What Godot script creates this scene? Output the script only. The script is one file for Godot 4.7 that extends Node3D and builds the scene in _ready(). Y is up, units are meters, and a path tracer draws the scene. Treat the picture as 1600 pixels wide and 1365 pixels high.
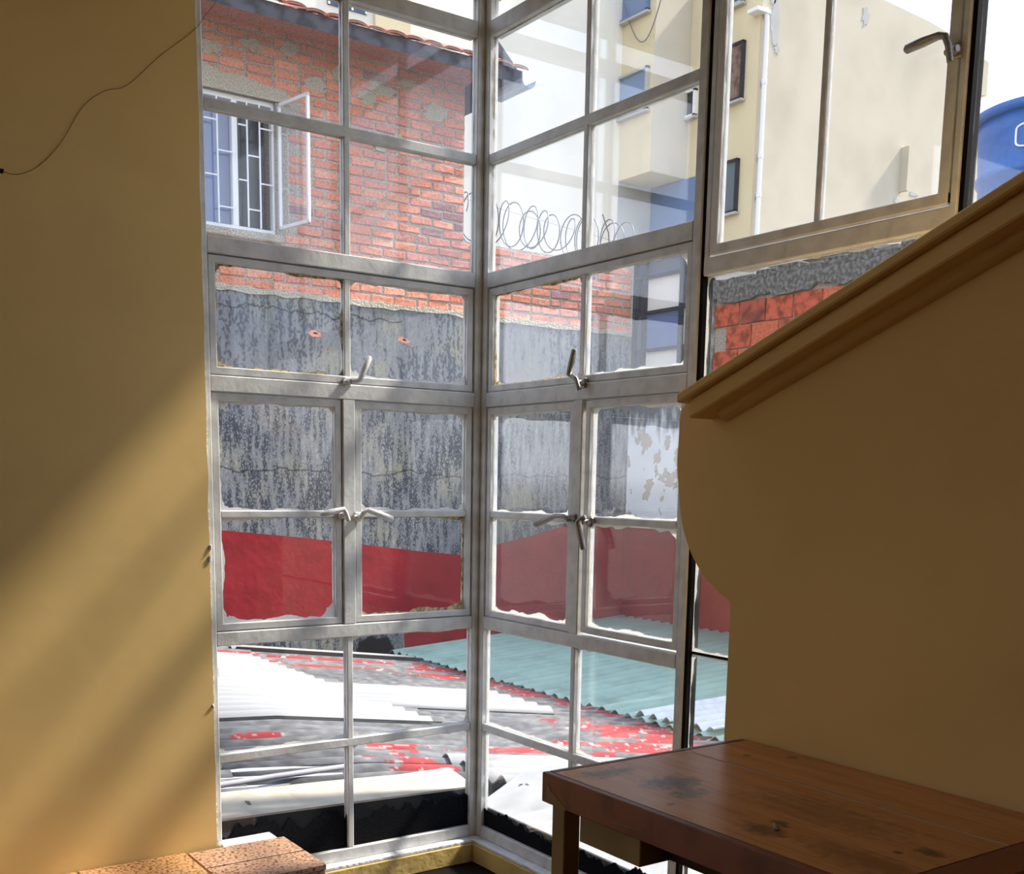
extends Node3D
# A room corner glazed on two sides, a stair wall and a workbench inside, neighbouring roofs and houses outside.
# x runs along the glazed wall ahead, z towards the viewer, y up; the corner post stands on the y axis.

var M := {}
var taken := {}
var rng := RandomNumberGenerator.new()
var bev_cache := {}

# ------------------------------------------------------------------ camera, sky, sun
func setup_view() -> void:
	var cam := Camera3D.new()
	cam.name = "camera"
	add_child(cam)
	cam.position = Vector3(-2.381, 1.5, 3.622)
	cam.rotation = Vector3(-0.1599, -0.6125, 0.0169)
	var near := 0.05
	cam.set_frustum(1365.0 / 1741.6 * near, Vector2(0.0, (1033.9 - 682.5) / 1741.6 * near), near, 200.0)
	cam.current = true
	var env := Environment.new()
	var sky := Sky.new()
	var sm := ProceduralSkyMaterial.new()
	sm.sky_top_color = Color(0.70, 0.79, 0.93)
	sm.sky_horizon_color = Color(0.97, 0.98, 1.0)
	sm.sky_curve = 0.25
	sm.ground_bottom_color = Color(0.45, 0.43, 0.4)
	sm.ground_horizon_color = Color(0.75, 0.75, 0.74)
	sm.sun_angle_max = 1.0
	sm.sky_energy_multiplier = 1.0
	sky.sky_material = sm
	env.background_mode = Environment.BG_SKY
	env.sky = sky
	env.background_energy_multiplier = 1.5
	env.tonemap_mode = Environment.TONE_MAPPER_LINEAR
	env.tonemap_exposure = 1.9
	env.sdfgi_enabled = true
	env.ssao_enabled = true
	env.ssil_enabled = true
	var we := WorldEnvironment.new()
	we.name = "world_environment"
	we.environment = env
	add_child(we)
	var sun := DirectionalLight3D.new()
	sun.name = "sun"
	add_child(sun)
	sun.look_at_from_position(Vector3.ZERO, Vector3(-1.0, -1.12, -0.19))
	sun.light_color = Color(1.0, 0.97, 0.92)
	sun.light_energy = 1.7
	sun.light_angular_distance = 4.8
	sun.shadow_enabled = true
	sun.sky_mode = DirectionalLight3D.SKY_MODE_LIGHT_ONLY

# ------------------------------------------------------------------ naming
func numbered(n: String) -> String:
	if not taken.has(n):
		taken[n] = 0
		return n
	taken[n] += 1
	return "%s_%03d" % [n, taken[n]]

func tag(o: Node, label: String, category: String, group := "", kind := "") -> Node:
	if label: o.set_meta("label", label)
	if category: o.set_meta("category", category)
	if group: o.set_meta("group", group)
	if kind: o.set_meta("kind", kind)
	return o

func thing(called: String, label: String, category: String, at := Vector3.ZERO, kind := "", group := "") -> Node3D:
	var o := Node3D.new()
	o.name = numbered(called)
	add_child(o)
	o.position = at
	tag(o, label, category, group, kind)
	return o

func put(mesh: Mesh, called: String, mat: Material, parent: Node = null, xf := Transform3D()) -> MeshInstance3D:
	var o := MeshInstance3D.new()
	o.name = called if parent else numbered(called)
	o.mesh = mesh
	o.material_override = mat
	o.transform = xf
	(parent if parent else self).add_child(o, true)
	return o

# ------------------------------------------------------------------ shapes
func begin() -> SurfaceTool:
	var st := SurfaceTool.new()
	st.begin(Mesh.PRIMITIVE_TRIANGLES)
	st.set_smooth_group(-1)
	return st

func done(st: SurfaceTool) -> ArrayMesh:
	st.generate_normals()
	return st.commit()

func tri(st: SurfaceTool, a: Vector3, b: Vector3, c: Vector3) -> void:
	st.add_vertex(a); st.add_vertex(c); st.add_vertex(b)

func quad(st: SurfaceTool, a: Vector3, b: Vector3, c: Vector3, d: Vector3) -> void:
	tri(st, a, b, c); tri(st, a, c, d)

func quad_uv(st: SurfaceTool, p: Array, uv: Array) -> void:
	for i in [0, 2, 1, 0, 3, 2]:
		st.set_uv(uv[i]); st.add_vertex(p[i])

# a box with chamfered edges; corners may be shaken
func add_box(st: SurfaceTool, c: Vector3, s: Vector3, bev := 0.0, shake := 0.0) -> void:
	var h := s * 0.5
	bev = minf(bev, minf(h.x, minf(h.y, h.z)) * 0.9)
	var jit := []
	for i in 8:
		jit.append(Vector3(rng.randf_range(-shake, shake), rng.randf_range(-shake, shake), rng.randf_range(-shake, shake)))
	var P := func(sx: int, sy: int, sz: int, axis: int) -> Vector3:
		var v := Vector3(sx * (h.x - (0.0 if axis == 0 else bev)), sy * (h.y - (0.0 if axis == 1 else bev)), sz * (h.z - (0.0 if axis == 2 else bev)))
		return c + v + jit[(1 if sx > 0 else 0) + (2 if sy > 0 else 0) + (4 if sz > 0 else 0)]
	for k in [-1, 1]:
		var x := [P.call(k, -1, -1, 0), P.call(k, 1, -1, 0), P.call(k, 1, 1, 0), P.call(k, -1, 1, 0)]
		var y := [P.call(-1, k, -1, 1), P.call(-1, k, 1, 1), P.call(1, k, 1, 1), P.call(1, k, -1, 1)]
		var z := [P.call(-1, -1, k, 2), P.call(1, -1, k, 2), P.call(1, 1, k, 2), P.call(-1, 1, k, 2)]
		for f in [x, y, z]:
			if k > 0: quad(st, f[0], f[1], f[2], f[3])
			else: quad(st, f[3], f[2], f[1], f[0])
	if bev <= 0.0: return
	for a in [-1, 1]:
		for b in [-1, 1]:
			var flip: bool = a * b < 0
			var e1 := [P.call(a, b, -1, 0), P.call(a, b, -1, 1), P.call(a, b, 1, 1), P.call(a, b, 1, 0)]
			var e2 := [P.call(-1, a, b, 1), P.call(-1, a, b, 2), P.call(1, a, b, 2), P.call(1, a, b, 1)]
			var e3 := [P.call(b, -1, a, 2), P.call(b, -1, a, 0), P.call(b, 1, a, 0), P.call(b, 1, a, 2)]
			for e in [e1, e2, e3]:
				if flip: quad(st, e[0], e[1], e[2], e[3])
				else: quad(st, e[3], e[2], e[1], e[0])
			for d in [-1, 1]:
				var t := [P.call(a, b, d, 0), P.call(a, b, d, 1), P.call(a, b, d, 2)]
				if a * b * d > 0: tri(st, t[0], t[1], t[2])
				else: tri(st, t[2], t[1], t[0])

func box_mesh(s: Vector3, bev := 0.002) -> ArrayMesh:
	var key := "%s %s" % [s, bev]
	if not bev_cache.has(key):
		var st := begin()
		add_box(st, Vector3.ZERO, s, bev)
		bev_cache[key] = done(st)
	return bev_cache[key]

func slab(parent: Node, called: String, mat: Material, lo: Vector3, hi: Vector3, bev := 0.002) -> MeshInstance3D:
	return put(box_mesh((hi - lo).abs(), bev), called, mat, parent, Transform3D(Basis(), (lo + hi) * 0.5))

# a flat outline (u, v) swept from depth w0 to w1 through T
func add_prism(st: SurfaceTool, pts: PackedVector2Array, w0: float, w1: float, T := Transform3D(), uv_scale := 1.0, uv_off := Vector2.ZERO) -> void:
	var idx := Geometry2D.triangulate_polygon(pts)
	var f := func(p: Vector2, w: float) -> void:
		st.set_uv((p - uv_off) * uv_scale)
		st.add_vertex(T * Vector3(p.x, p.y, w))
	for i in range(0, idx.size(), 3):
		for j in [0, 1, 2]: f.call(pts[idx[i + j]], w1)
		for j in [0, 2, 1]: f.call(pts[idx[i + j]], w0)
	for i in pts.size():
		var a := pts[i]
		var b := pts[(i + 1) % pts.size()]
		f.call(a, w0); f.call(b, w1); f.call(b, w0)
		f.call(a, w0); f.call(a, w1); f.call(b, w1)

func prism(pts: PackedVector2Array, w0: float, w1: float, T := Transform3D(), uv_scale := 1.0, uv_off := Vector2.ZERO) -> ArrayMesh:
	var st := begin()
	add_prism(st, pts, w0, w1, T, uv_scale, uv_off)
	return done(st)

func add_tube(st: SurfaceTool, pts: Array, radii: Array, sides := 8, squash := 1.0) -> void:
	st.set_smooth_group(0)
	var rings := []
	var n: Vector3 = Vector3.UP
	for i in pts.size():
		var d: Vector3 = (pts[mini(i + 1, pts.size() - 1)] - pts[maxi(i - 1, 0)]).normalized()
		if absf(d.dot(n)) > 0.95: n = Vector3.RIGHT if absf(d.x) < 0.9 else Vector3.BACK
		n = (n - d * d.dot(n)).normalized()
		var b := d.cross(n)
		var r: float = radii[mini(i, radii.size() - 1)]
		var ring := []
		for k in sides:
			var a := TAU * k / sides
			ring.append(pts[i] + n * cos(a) * r + b * sin(a) * r * squash)
		rings.append(ring)
	for i in rings.size() - 1:
		for k in sides:
			var k2 := (k + 1) % sides
			quad(st, rings[i][k], rings[i][k2], rings[i + 1][k2], rings[i + 1][k])
	st.set_smooth_group(-1)
	for k in range(1, sides - 1):
		tri(st, rings[0][0], rings[0][k + 1], rings[0][k])
		tri(st, rings[-1][0], rings[-1][k], rings[-1][k + 1])

func tube(pts: Array, radii: Array, sides := 8) -> ArrayMesh:
	var st := begin()
	add_tube(st, pts, radii, sides)
	return done(st)

func lathe(profile: Array, segs := 48) -> ArrayMesh:
	var st := begin()
	st.set_smooth_group(0)
	for i in profile.size() - 1:
		for k in segs:
			var a := TAU * k / segs
			var b := TAU * (k + 1) / segs
			var p: Vector2 = profile[i]
			var q: Vector2 = profile[i + 1]
			quad(st, Vector3(p.x * cos(a), p.y, p.x * sin(a)), Vector3(q.x * cos(a), q.y, q.x * sin(a)), Vector3(q.x * cos(b), q.y, q.x * sin(b)), Vector3(p.x * cos(b), p.y, p.x * sin(b)))
	return done(st)

# ------------------------------------------------------------------ materials
func noise(freq: float, sd := 1, oct := 4, kind := FastNoiseLite.TYPE_SIMPLEX_SMOOTH) -> FastNoiseLite:
	var n := FastNoiseLite.new()
	n.noise_type = kind
	n.seed = sd
	n.frequency = freq
	n.fractal_octaves = oct
	return n

func ntex(freq: float, ramp: Array, sd := 1, oct := 4, size := 512) -> NoiseTexture2D:
	var t := NoiseTexture2D.new()
	t.width = size; t.height = size
	t.seamless = true
	t.noise = noise(freq, sd, oct)
	if ramp.size():
		var g := Gradient.new()
		var offs := PackedFloat32Array()
		var cols := PackedColorArray()
		for r in ramp:
			offs.append(r[0]); cols.append(r[1])
		g.offsets = offs; g.colors = cols
		t.color_ramp = g
	return t

func mat(called: String, color: Color, rough := 0.85, metal := 0.0) -> StandardMaterial3D:
	var m := StandardMaterial3D.new()
	m.resource_name = called
	m.albedo_color = color
	m.roughness = rough
	m.metallic = metal
	if rough >= 0.6: m.metallic_specular = 0.22
	M[called] = m
	return m

# world-space grain: albedo multiplied by a noise ramp, and relief
func grain(m: StandardMaterial3D, tex: Texture2D, scale: float, bump: Texture2D = null, bump_cm := 0.1) -> StandardMaterial3D:
	m.albedo_texture = tex
	m.uv1_triplanar = true
	m.uv1_world_triplanar = true
	m.uv1_scale = Vector3.ONE * scale
	if bump:
		m.heightmap_enabled = true
		m.heightmap_texture = bump
		m.heightmap_scale = bump_cm
	return m

func painted(w: int, h: int, fn: Callable) -> ImageTexture:
	var im := Image.create(w, h, false, Image.FORMAT_RGB8)
	for y in h:
		for x in w:
			im.set_pixel(x, y, fn.call(x / float(w), y / float(h)))
	return ImageTexture.create_from_image(im)

func gray(v: float) -> Color:
	return Color(v, v, v)

func make_materials() -> void:
	var soft := ntex(0.006, [[0.0, gray(0.86)], [0.5, gray(0.95)], [1.0, gray(1.0)]], 3)
	var faint := ntex(0.005, [[0.0, gray(0.95)], [1.0, gray(1.0)]], 4)
	var fine := ntex(0.05, [[0.0, gray(0.72)], [0.5, gray(0.93)], [1.0, gray(1.0)]], 5)
	var bumps := ntex(0.03, [], 7)
	var speck := ntex(0.09, [[0.0, gray(0.5)], [0.42, gray(0.85)], [0.6, gray(1.0)], [1.0, gray(1.0)]], 9)
	var stains := ntex(0.012, [[0.0, gray(0.45)], [0.4, gray(0.78)], [0.6, gray(0.97)], [1.0, gray(1.0)]], 12, 6)
	grain(mat("tan_paint", Color(0.885, 0.755, 0.50), 0.62), faint, 0.6, bumps, 0.03)
	grain(mat("tan_stair", Color(0.91, 0.755, 0.49), 0.68), faint, 0.5, bumps, 0.03)
	grain(mat("kerb_paint", Color(0.84, 0.72, 0.45), 0.7), soft, 1.5, bumps, 0.15)
	grain(mat("white_plaster", Color(0.9, 0.9, 0.9), 0.8), soft, 2.0, bumps, 0.3)
	grain(mat("window_paint", Color(0.84, 0.84, 0.83), 0.42), soft, 3.0, ntex(0.02, [], 17), 0.06)
	grain(mat("handle_paint", Color(0.86, 0.855, 0.84), 0.4), fine, 6.0)
	grain(mat("handle_metal", Color(0.62, 0.6, 0.57), 0.4, 0.55), fine, 6.0)
	var cg := mat("clear_glass", Color(0.92, 0.95, 1.0, 0.012), 0.02)
	cg.transparency = BaseMaterial3D.TRANSPARENCY_ALPHA
	cg.metallic_specular = 0.33
	var g := mat("glass", Color(0.92, 0.95, 1.0, 0.03), 0.02)
	g.transparency = BaseMaterial3D.TRANSPARENCY_ALPHA
	g.backlight_enabled = true
	g.backlight = gray(0.022)
	var gh := mat("dusty_glass", Color(0.92, 0.95, 1.0, 0.075), 0.03)
	gh.transparency = BaseMaterial3D.TRANSPARENCY_ALPHA
	gh.backlight_enabled = true
	gh.backlight = gray(0.08)
	gh.metallic_specular = 0.4
	for q in [grain(mat("smear", Color(0.94, 0.93, 0.90), 0.8), fine, 8.0), grain(mat("rust_smear", Color(0.80, 0.72, 0.54), 0.85), stains, 6.0)]:
		q.backlight_enabled = true
		q.backlight = gray(0.9)
	grain(mat("mould", Color(0.085, 0.09, 0.105), 0.9), speck, 2.0, bumps, 0.05)
	mat("rubber", Color(0.06, 0.06, 0.06), 0.8)
	grain(mat("dark_floor", Color(0.10, 0.08, 0.075), 0.6), soft, 1.0)
	grain(mat("ceiling_paint", Color(0.85, 0.8, 0.66), 0.9), soft, 0.6)
	# outside
	grain(mat("mortar", Color(0.72, 0.68, 0.62), 0.95), speck, 1.5, bumps, 0.6)
	grain(mat("mortar_lump", Color(0.78, 0.74, 0.66), 0.95), speck, 2.0, bumps, 1.0)
	var tones := [Color(0.89, 0.57, 0.46), Color(0.91, 0.61, 0.50), Color(0.87, 0.55, 0.44), Color(0.90, 0.59, 0.47), Color(0.84, 0.56, 0.49), Color(0.92, 0.64, 0.53), Color(0.66, 0.48, 0.47)]
	for i in tones.size():
		grain(mat("brick_%d" % i, tones[i], 0.92), fine, 1.3, bumps, 0.35)
	grain(mat("clay_a", Color(0.80, 0.36, 0.25), 0.85), stains, 1.4, bumps, 0.2)
	grain(mat("clay_b", Color(0.70, 0.32, 0.25), 0.85), stains, 1.1, bumps, 0.2)
	grain(mat("clay_c", Color(0.84, 0.42, 0.29), 0.85), fine, 1.2, bumps, 0.2)
	grain(mat("old_concrete", Color(0.50, 0.50, 0.48), 0.95), ntex(0.03, [[0.0, gray(0.5)], [0.4, gray(0.72)], [0.7, gray(0.95)], [1.0, gray(1.0)]], 21, 6), 1.3, bumps, 0.8)
	grain(mat("plain_concrete", Color(0.66, 0.66, 0.63), 0.95), stains, 0.8, bumps, 0.4)
	grain(mat("beige_wall", Color(0.80, 0.76, 0.675), 0.95), ntex(0.006, [[0.0, gray(0.90)], [0.5, gray(0.97)], [1.0, gray(1.0)]], 31, 6), 0.12)
	grain(mat("sunlit_tint_wall", Color(0.93, 0.905, 0.84), 0.95), ntex(0.006, [[0.0, gray(0.93)], [0.5, gray(0.98)], [1.0, gray(1.0)]], 35, 5), 0.12)  # paler copy of the beige wall: sunlight painted into the shadowed rear wing
	grain(mat("yellow_wall", Color(0.845, 0.785, 0.64), 0.95), ntex(0.006, [[0.0, gray(0.92)], [0.5, gray(0.98)], [1.0, gray(1.0)]], 33, 5), 0.15)
	grain(mat("grey_wall", Color(0.72, 0.72, 0.70), 0.95), soft, 0.2)
	mat("blue_tarp", Color(0.33, 0.44, 0.60), 0.5)
	mat("dark_frame", Color(0.13, 0.15, 0.20), 0.6)
	mat("blue_pane", Color(0.19, 0.25, 0.38), 0.15)
	mat("mid_blue_pane", Color(0.33, 0.43, 0.62), 0.5)
	mat("white_pane", Color(0.88, 0.87, 0.83), 0.6)
	grain(mat("brown_board", Color(0.52, 0.42, 0.37), 0.7), stains, 0.6)
	mat("sky_pane", Color(0.42, 0.50, 0.62), 0.2)
	mat("grey_pane", Color(0.30, 0.38, 0.42), 0.2)
	mat("dark_pane", Color(0.10, 0.12, 0.16), 0.15)
	grain(mat("pale_sheet", Color(0.72, 0.72, 0.715), 0.8), soft, 2.0)
	grain(mat("cream_sheet", Color(0.74, 0.70, 0.63), 0.8), soft, 2.0)
	mat("white_metal", Color(0.92, 0.92, 0.92), 0.5)
	mat("pipe_white", Color(0.9, 0.9, 0.9), 0.5)
	grain(mat("eave_board", Color(0.33, 0.33, 0.36), 0.9), stains, 1.0)
	grain(mat("roof_clay", Color(0.80, 0.55, 0.48), 0.9), fine, 1.0)
	mat("gutter_metal", Color(0.62, 0.70, 0.78), 0.4, 0.3)
	mat("wire_steel", Color(0.42, 0.43, 0.47), 0.5, 0.6)
	grain(mat("tank_blue", Color(0.05, 0.36, 0.66), 0.4), ntex(0.02, [[0.0, gray(0.8)], [0.5, gray(0.97)], [1.0, gray(1.0)]], 41), 1.0)
	mat("logo_white", Color(0.93, 0.94, 0.95), 0.6)
	var a_dirt := noise(1.2, 57, 4)
	grain(mat("white_sheet", Color(0.90, 0.90, 0.89), 0.8), ntex(0.02, [[0.0, gray(0.82)], [0.4, gray(0.96)], [1.0, gray(1.0)]], 43), 0.7)
	var ws := mat("white_roofing", Color(0.60, 0.60, 0.60), 0.85)
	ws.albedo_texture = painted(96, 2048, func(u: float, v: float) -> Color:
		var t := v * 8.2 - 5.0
		return gray(1.0 - 0.36 * clampf(0.2 - cos(TAU * t / 0.148), 0.0, 1.0) - 0.06 * (0.5 + a_dirt.get_noise_2d(u * 3.0, t * 2.0))))  # greyer troughs: dirt plus occlusion shade put into the colour
	grain(mat("green_sheet", Color(0.655, 0.76, 0.69), 0.7), ntex(0.01, [[0.0, gray(0.80)], [0.5, gray(0.95)], [1.0, gray(1.0)]], 45), 0.5)
	grain(mat("flashing", Color(0.66, 0.66, 0.69), 0.6), soft, 2.0)
	grain(mat("ground_dirt", Color(0.45, 0.42, 0.38), 1.0), soft, 0.3)
	grain(mat("red_gloss", Color(0.56, 0.14, 0.16), 0.7), ntex(0.01, [[0.0, gray(0.85)], [0.5, gray(0.97)], [1.0, gray(1.0)]], 47), 0.6, bumps, 0.25)
	mat("wire_brown", Color(0.42, 0.32, 0.21), 0.8)
	mat("iron_black", Color(0.03, 0.028, 0.03), 0.6)
	# the asbestos sheets: grey fleck with worn red paint, laid out over the roof plan (x 0..1 = -2.5..2.5 m, y 0..1 = -5..3.2 m)
	var a := noise(0.9, 51, 4)
	var b := noise(26.0, 52, 3)
	var c := noise(3.2, 53, 5)
	var red_at := [[1.95, -1.45, 0.62, 0.5], [2.2, -2.6, 0.25, 1.3], [1.5, -0.95, 0.5, 0.2], [0.05, -0.33, 0.17, 0.27], [0.02, -0.78, 0.34, 0.10], [0.02, -0.52, 0.26, 0.12], [0.6, -0.66, 0.55, 0.05], [1.2, -4.3, 1.0, 0.16], [1.0, -3.85, 0.9, 0.08], [1.9, -3.6, 0.4, 0.2], [-0.45, -1.0, 0.2, 0.05], [0.7, -0.72, 0.7, 0.07], [-0.1, 1.2, 0.9, 0.2], [2.1, -4.1, 0.3, 0.4]]
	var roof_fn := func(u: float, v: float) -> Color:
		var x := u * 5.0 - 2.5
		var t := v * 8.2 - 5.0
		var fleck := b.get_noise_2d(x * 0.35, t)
		var trough := clampf(0.35 - cos(TAU * t / 0.148), 0.0, 1.0)  # troughs darkened for settled dirt and for painted-in sky-occlusion shade
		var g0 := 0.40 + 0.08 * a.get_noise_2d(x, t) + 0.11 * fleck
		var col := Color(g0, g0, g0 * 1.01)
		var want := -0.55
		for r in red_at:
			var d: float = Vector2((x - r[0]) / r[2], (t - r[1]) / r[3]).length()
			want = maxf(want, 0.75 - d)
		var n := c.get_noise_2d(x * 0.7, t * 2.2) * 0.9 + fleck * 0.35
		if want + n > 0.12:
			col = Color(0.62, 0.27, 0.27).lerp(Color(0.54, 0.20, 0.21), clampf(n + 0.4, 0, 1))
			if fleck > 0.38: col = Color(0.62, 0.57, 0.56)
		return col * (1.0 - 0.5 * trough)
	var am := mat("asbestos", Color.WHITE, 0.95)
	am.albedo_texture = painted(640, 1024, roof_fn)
	# weathered cement render of the brick house: x 0.4..5.0 m, y -0.4..3.0 m
	var big := noise(1.1, 61, 5)
	var streak := noise(6.0, 62, 4)
	var dots := noise(22.0, 63, 4)
	var warp := noise(1.5, 64, 3)
	var cement_fn := func(u: float, v: float) -> Color:
		var x := 0.4 + u * 4.6
		var y := 3.0 - v * 3.4
		var low := clampf((2.25 - y) / 0.5, 0.0, 1.0)
		var cloud := big.get_noise_2d(x, y)
		var fine2 := dots.get_noise_2d(x * 1.6, y * 0.9)
		var g1 := 0.51 + 0.06 * cloud + 0.09 * fine2
		var col := Color(g1 * 0.98, g1 * 0.985, g1 * 0.99)
		var yel := clampf(big.get_noise_2d(x * 1.3 + 20.0, y * 1.3) * 1.8, 0.0, 1.0)
		col = col.lerp(Color(g1 * 1.09, g1 * 1.07, g1 * 0.94), yel)
		var s := streak.get_noise_2d(x * 2.6, y * 0.45) * 0.7 + fine2 * 0.9 + cloud * 0.6
		var k := smoothstep(-0.05 - 0.22 * low, 0.42 - 0.22 * low, s)
		col = col.lerp(Color(0.205, 0.22, 0.26), k * lerpf(0.62, 0.92, low))
		if fine2 > 0.30 and low > 0.3: col = col.lerp(Color(0.68, 0.68, 0.62), 0.6)
		var cr := absf(y - 1.56 - 0.05 * warp.get_noise_2d(x * 2.0, 0.0) - 0.012 * dots.get_noise_2d(x * 3.0, 3.0))
		if cr < 0.006: col = col.darkened(0.4)
		var cr2 := absf(y - 2.83 + 0.10 * absf(warp.get_noise_2d(x * 1.5, 9.0)) + 0.01 * dots.get_noise_2d(x * 3.0, 7.0))
		if cr2 < 0.006 and x < 2.4: col = col.darkened(0.35)
		return col
	var cm := mat("cement", Color.WHITE, 0.95)
	cm.albedo_texture = painted(1472, 1088, cement_fn)
	# peeled whitewash of the courtyard wall: z -5..0 m, y -0.4..2.6 m
	var peel := noise(2.6, 71, 6)
	var peel_fn := func(u: float, v: float) -> Color:
		var z := u * 5.0 - 5.0
		var y := 2.6 - v * 3.0
		var p := peel.get_noise_2d(z * 1.5, y * 1.2)
		var g2 := 0.90 + 0.04 * big.get_noise_2d(z * 2.0, y * 2.0)
		var col := Color(g2 * 0.97, g2 * 0.98, g2 * 0.98)
		if p > 0.26: col = Color(0.73, 0.67, 0.60) if p > 0.29 else Color(0.55, 0.50, 0.46)
		var top := clampf((y - 1.95 + 0.30 * streak.get_noise_2d(z * 1.5, y * 0.4)) / 0.22, 0.0, 1.0)
		var d := dots.get_noise_2d(z * 1.5, y * 0.8) * 0.5 + 0.5
		col = col.lerp(Color(0.34, 0.35, 0.37).lerp(Color(0.58, 0.58, 0.58), d), top * 0.9)
		return col
	var pm := mat("peeled", Color.WHITE, 0.9)
	pm.albedo_texture = painted(640, 420, peel_fn)
	# varnished planks with knots and dark stains: x -0.92..-0.24 m, z 1.6..2.7 m
	var wn := noise(3.0, 81, 4)
	var wf := noise(30.0, 82, 3)
	var blots := [[-0.71, 1.87, 0.075, 0.05, 0.75], [-0.74, 1.95, 0.05, 0.035, 0.6], [-0.81, 1.73, 0.05, 0.03, 0.55], [-0.76, 1.73, 0.07, 0.03, 0.45], [-0.80, 2.215, 0.035, 0.05, 0.55], [-0.735, 2.20, 0.015, 0.018, 0.7], [-0.745, 2.225, 0.009, 0.011, 0.7], [-0.64, 2.47, 0.02, 0.03, 0.6], [-0.69, 2.44, 0.01, 0.01, 0.7], [-0.30, 1.85, 0.012, 0.012, 0.6], [-0.38, 1.78, 0.009, 0.009, 0.6], [-0.83, 1.99, 0.012, 0.01, 0.5], [-0.6, 2.2, 0.08, 0.2, 0.25], [-0.78, 2.45, 0.05, 0.15, 0.3]]
	var wood_fn := func(u: float, v: float) -> Color:
		var x := -0.92 + u * 0.68
		var z := 1.6 + v * 1.1
		var ring := wn.get_noise_2d(x * 4.0, z * 0.35)
		var f := wf.get_noise_2d(x * 2.0, z * 0.12)
		var col := Color(0.84, 0.59, 0.37).lerp(Color(0.76, 0.48, 0.27), clampf(0.5 + ring * 0.8, 0, 1))
		col = col.lerp(Color(0.60, 0.35, 0.19), clampf(f * 0.6, 0, 1))
		for q in blots:
			var d: float = Vector2((x - q[0]) / q[2], (z - q[1]) / q[3]).length() + 0.55 * wn.get_noise_2d(x * 9.0, z * 9.0)
			col = col.lerp(Color(0.16, 0.10, 0.11), clampf((1.25 - d) * 1.1, 0.0, 1.0) * q[4])
		return col
	var wm := mat("plank", Color.WHITE, 0.27)
	wm.albedo_texture = painted(512, 828, wood_fn)
	grain(mat("wood_edge", Color(0.55, 0.30, 0.17), 0.45), ntex(0.01, [[0.0, gray(0.72)], [0.5, gray(0.92)], [1.0, gray(1.0)]], 83), 1.4)
	grain(mat("wood_dark", Color(0.30, 0.19, 0.12), 0.6), soft, 1.5)
	grain(mat("wood_pale", Color(0.63, 0.50, 0.33), 0.6), soft, 1.5)
	grain(mat("wood_chip", Color(0.70, 0.62, 0.48), 0.7), fine, 5.0)
	mat("seam_filler", Color(0.80, 0.76, 0.68), 0.8)
	grain(mat("ledge_tile", Color(0.73, 0.58, 0.46), 0.45), ntex(0.035, [[0.0, Color(0.45, 0.3, 0.25)], [0.3, Color(0.62, 0.5, 0.42)], [0.42, gray(0.95)], [1.0, gray(1.0)]], 91, 3), 3.6, bumps, 0.06)
	grain(mat("ledge_tile_warm", Color(0.77, 0.59, 0.40), 0.45), ntex(0.035, [[0.0, Color(0.45, 0.3, 0.25)], [0.3, Color(0.62, 0.5, 0.42)], [0.42, gray(0.95)], [1.0, gray(1.0)]], 92, 3), 3.6, bumps, 0.06)
	mat("grout", Color(0.22, 0.17, 0.14), 0.9)

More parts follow.
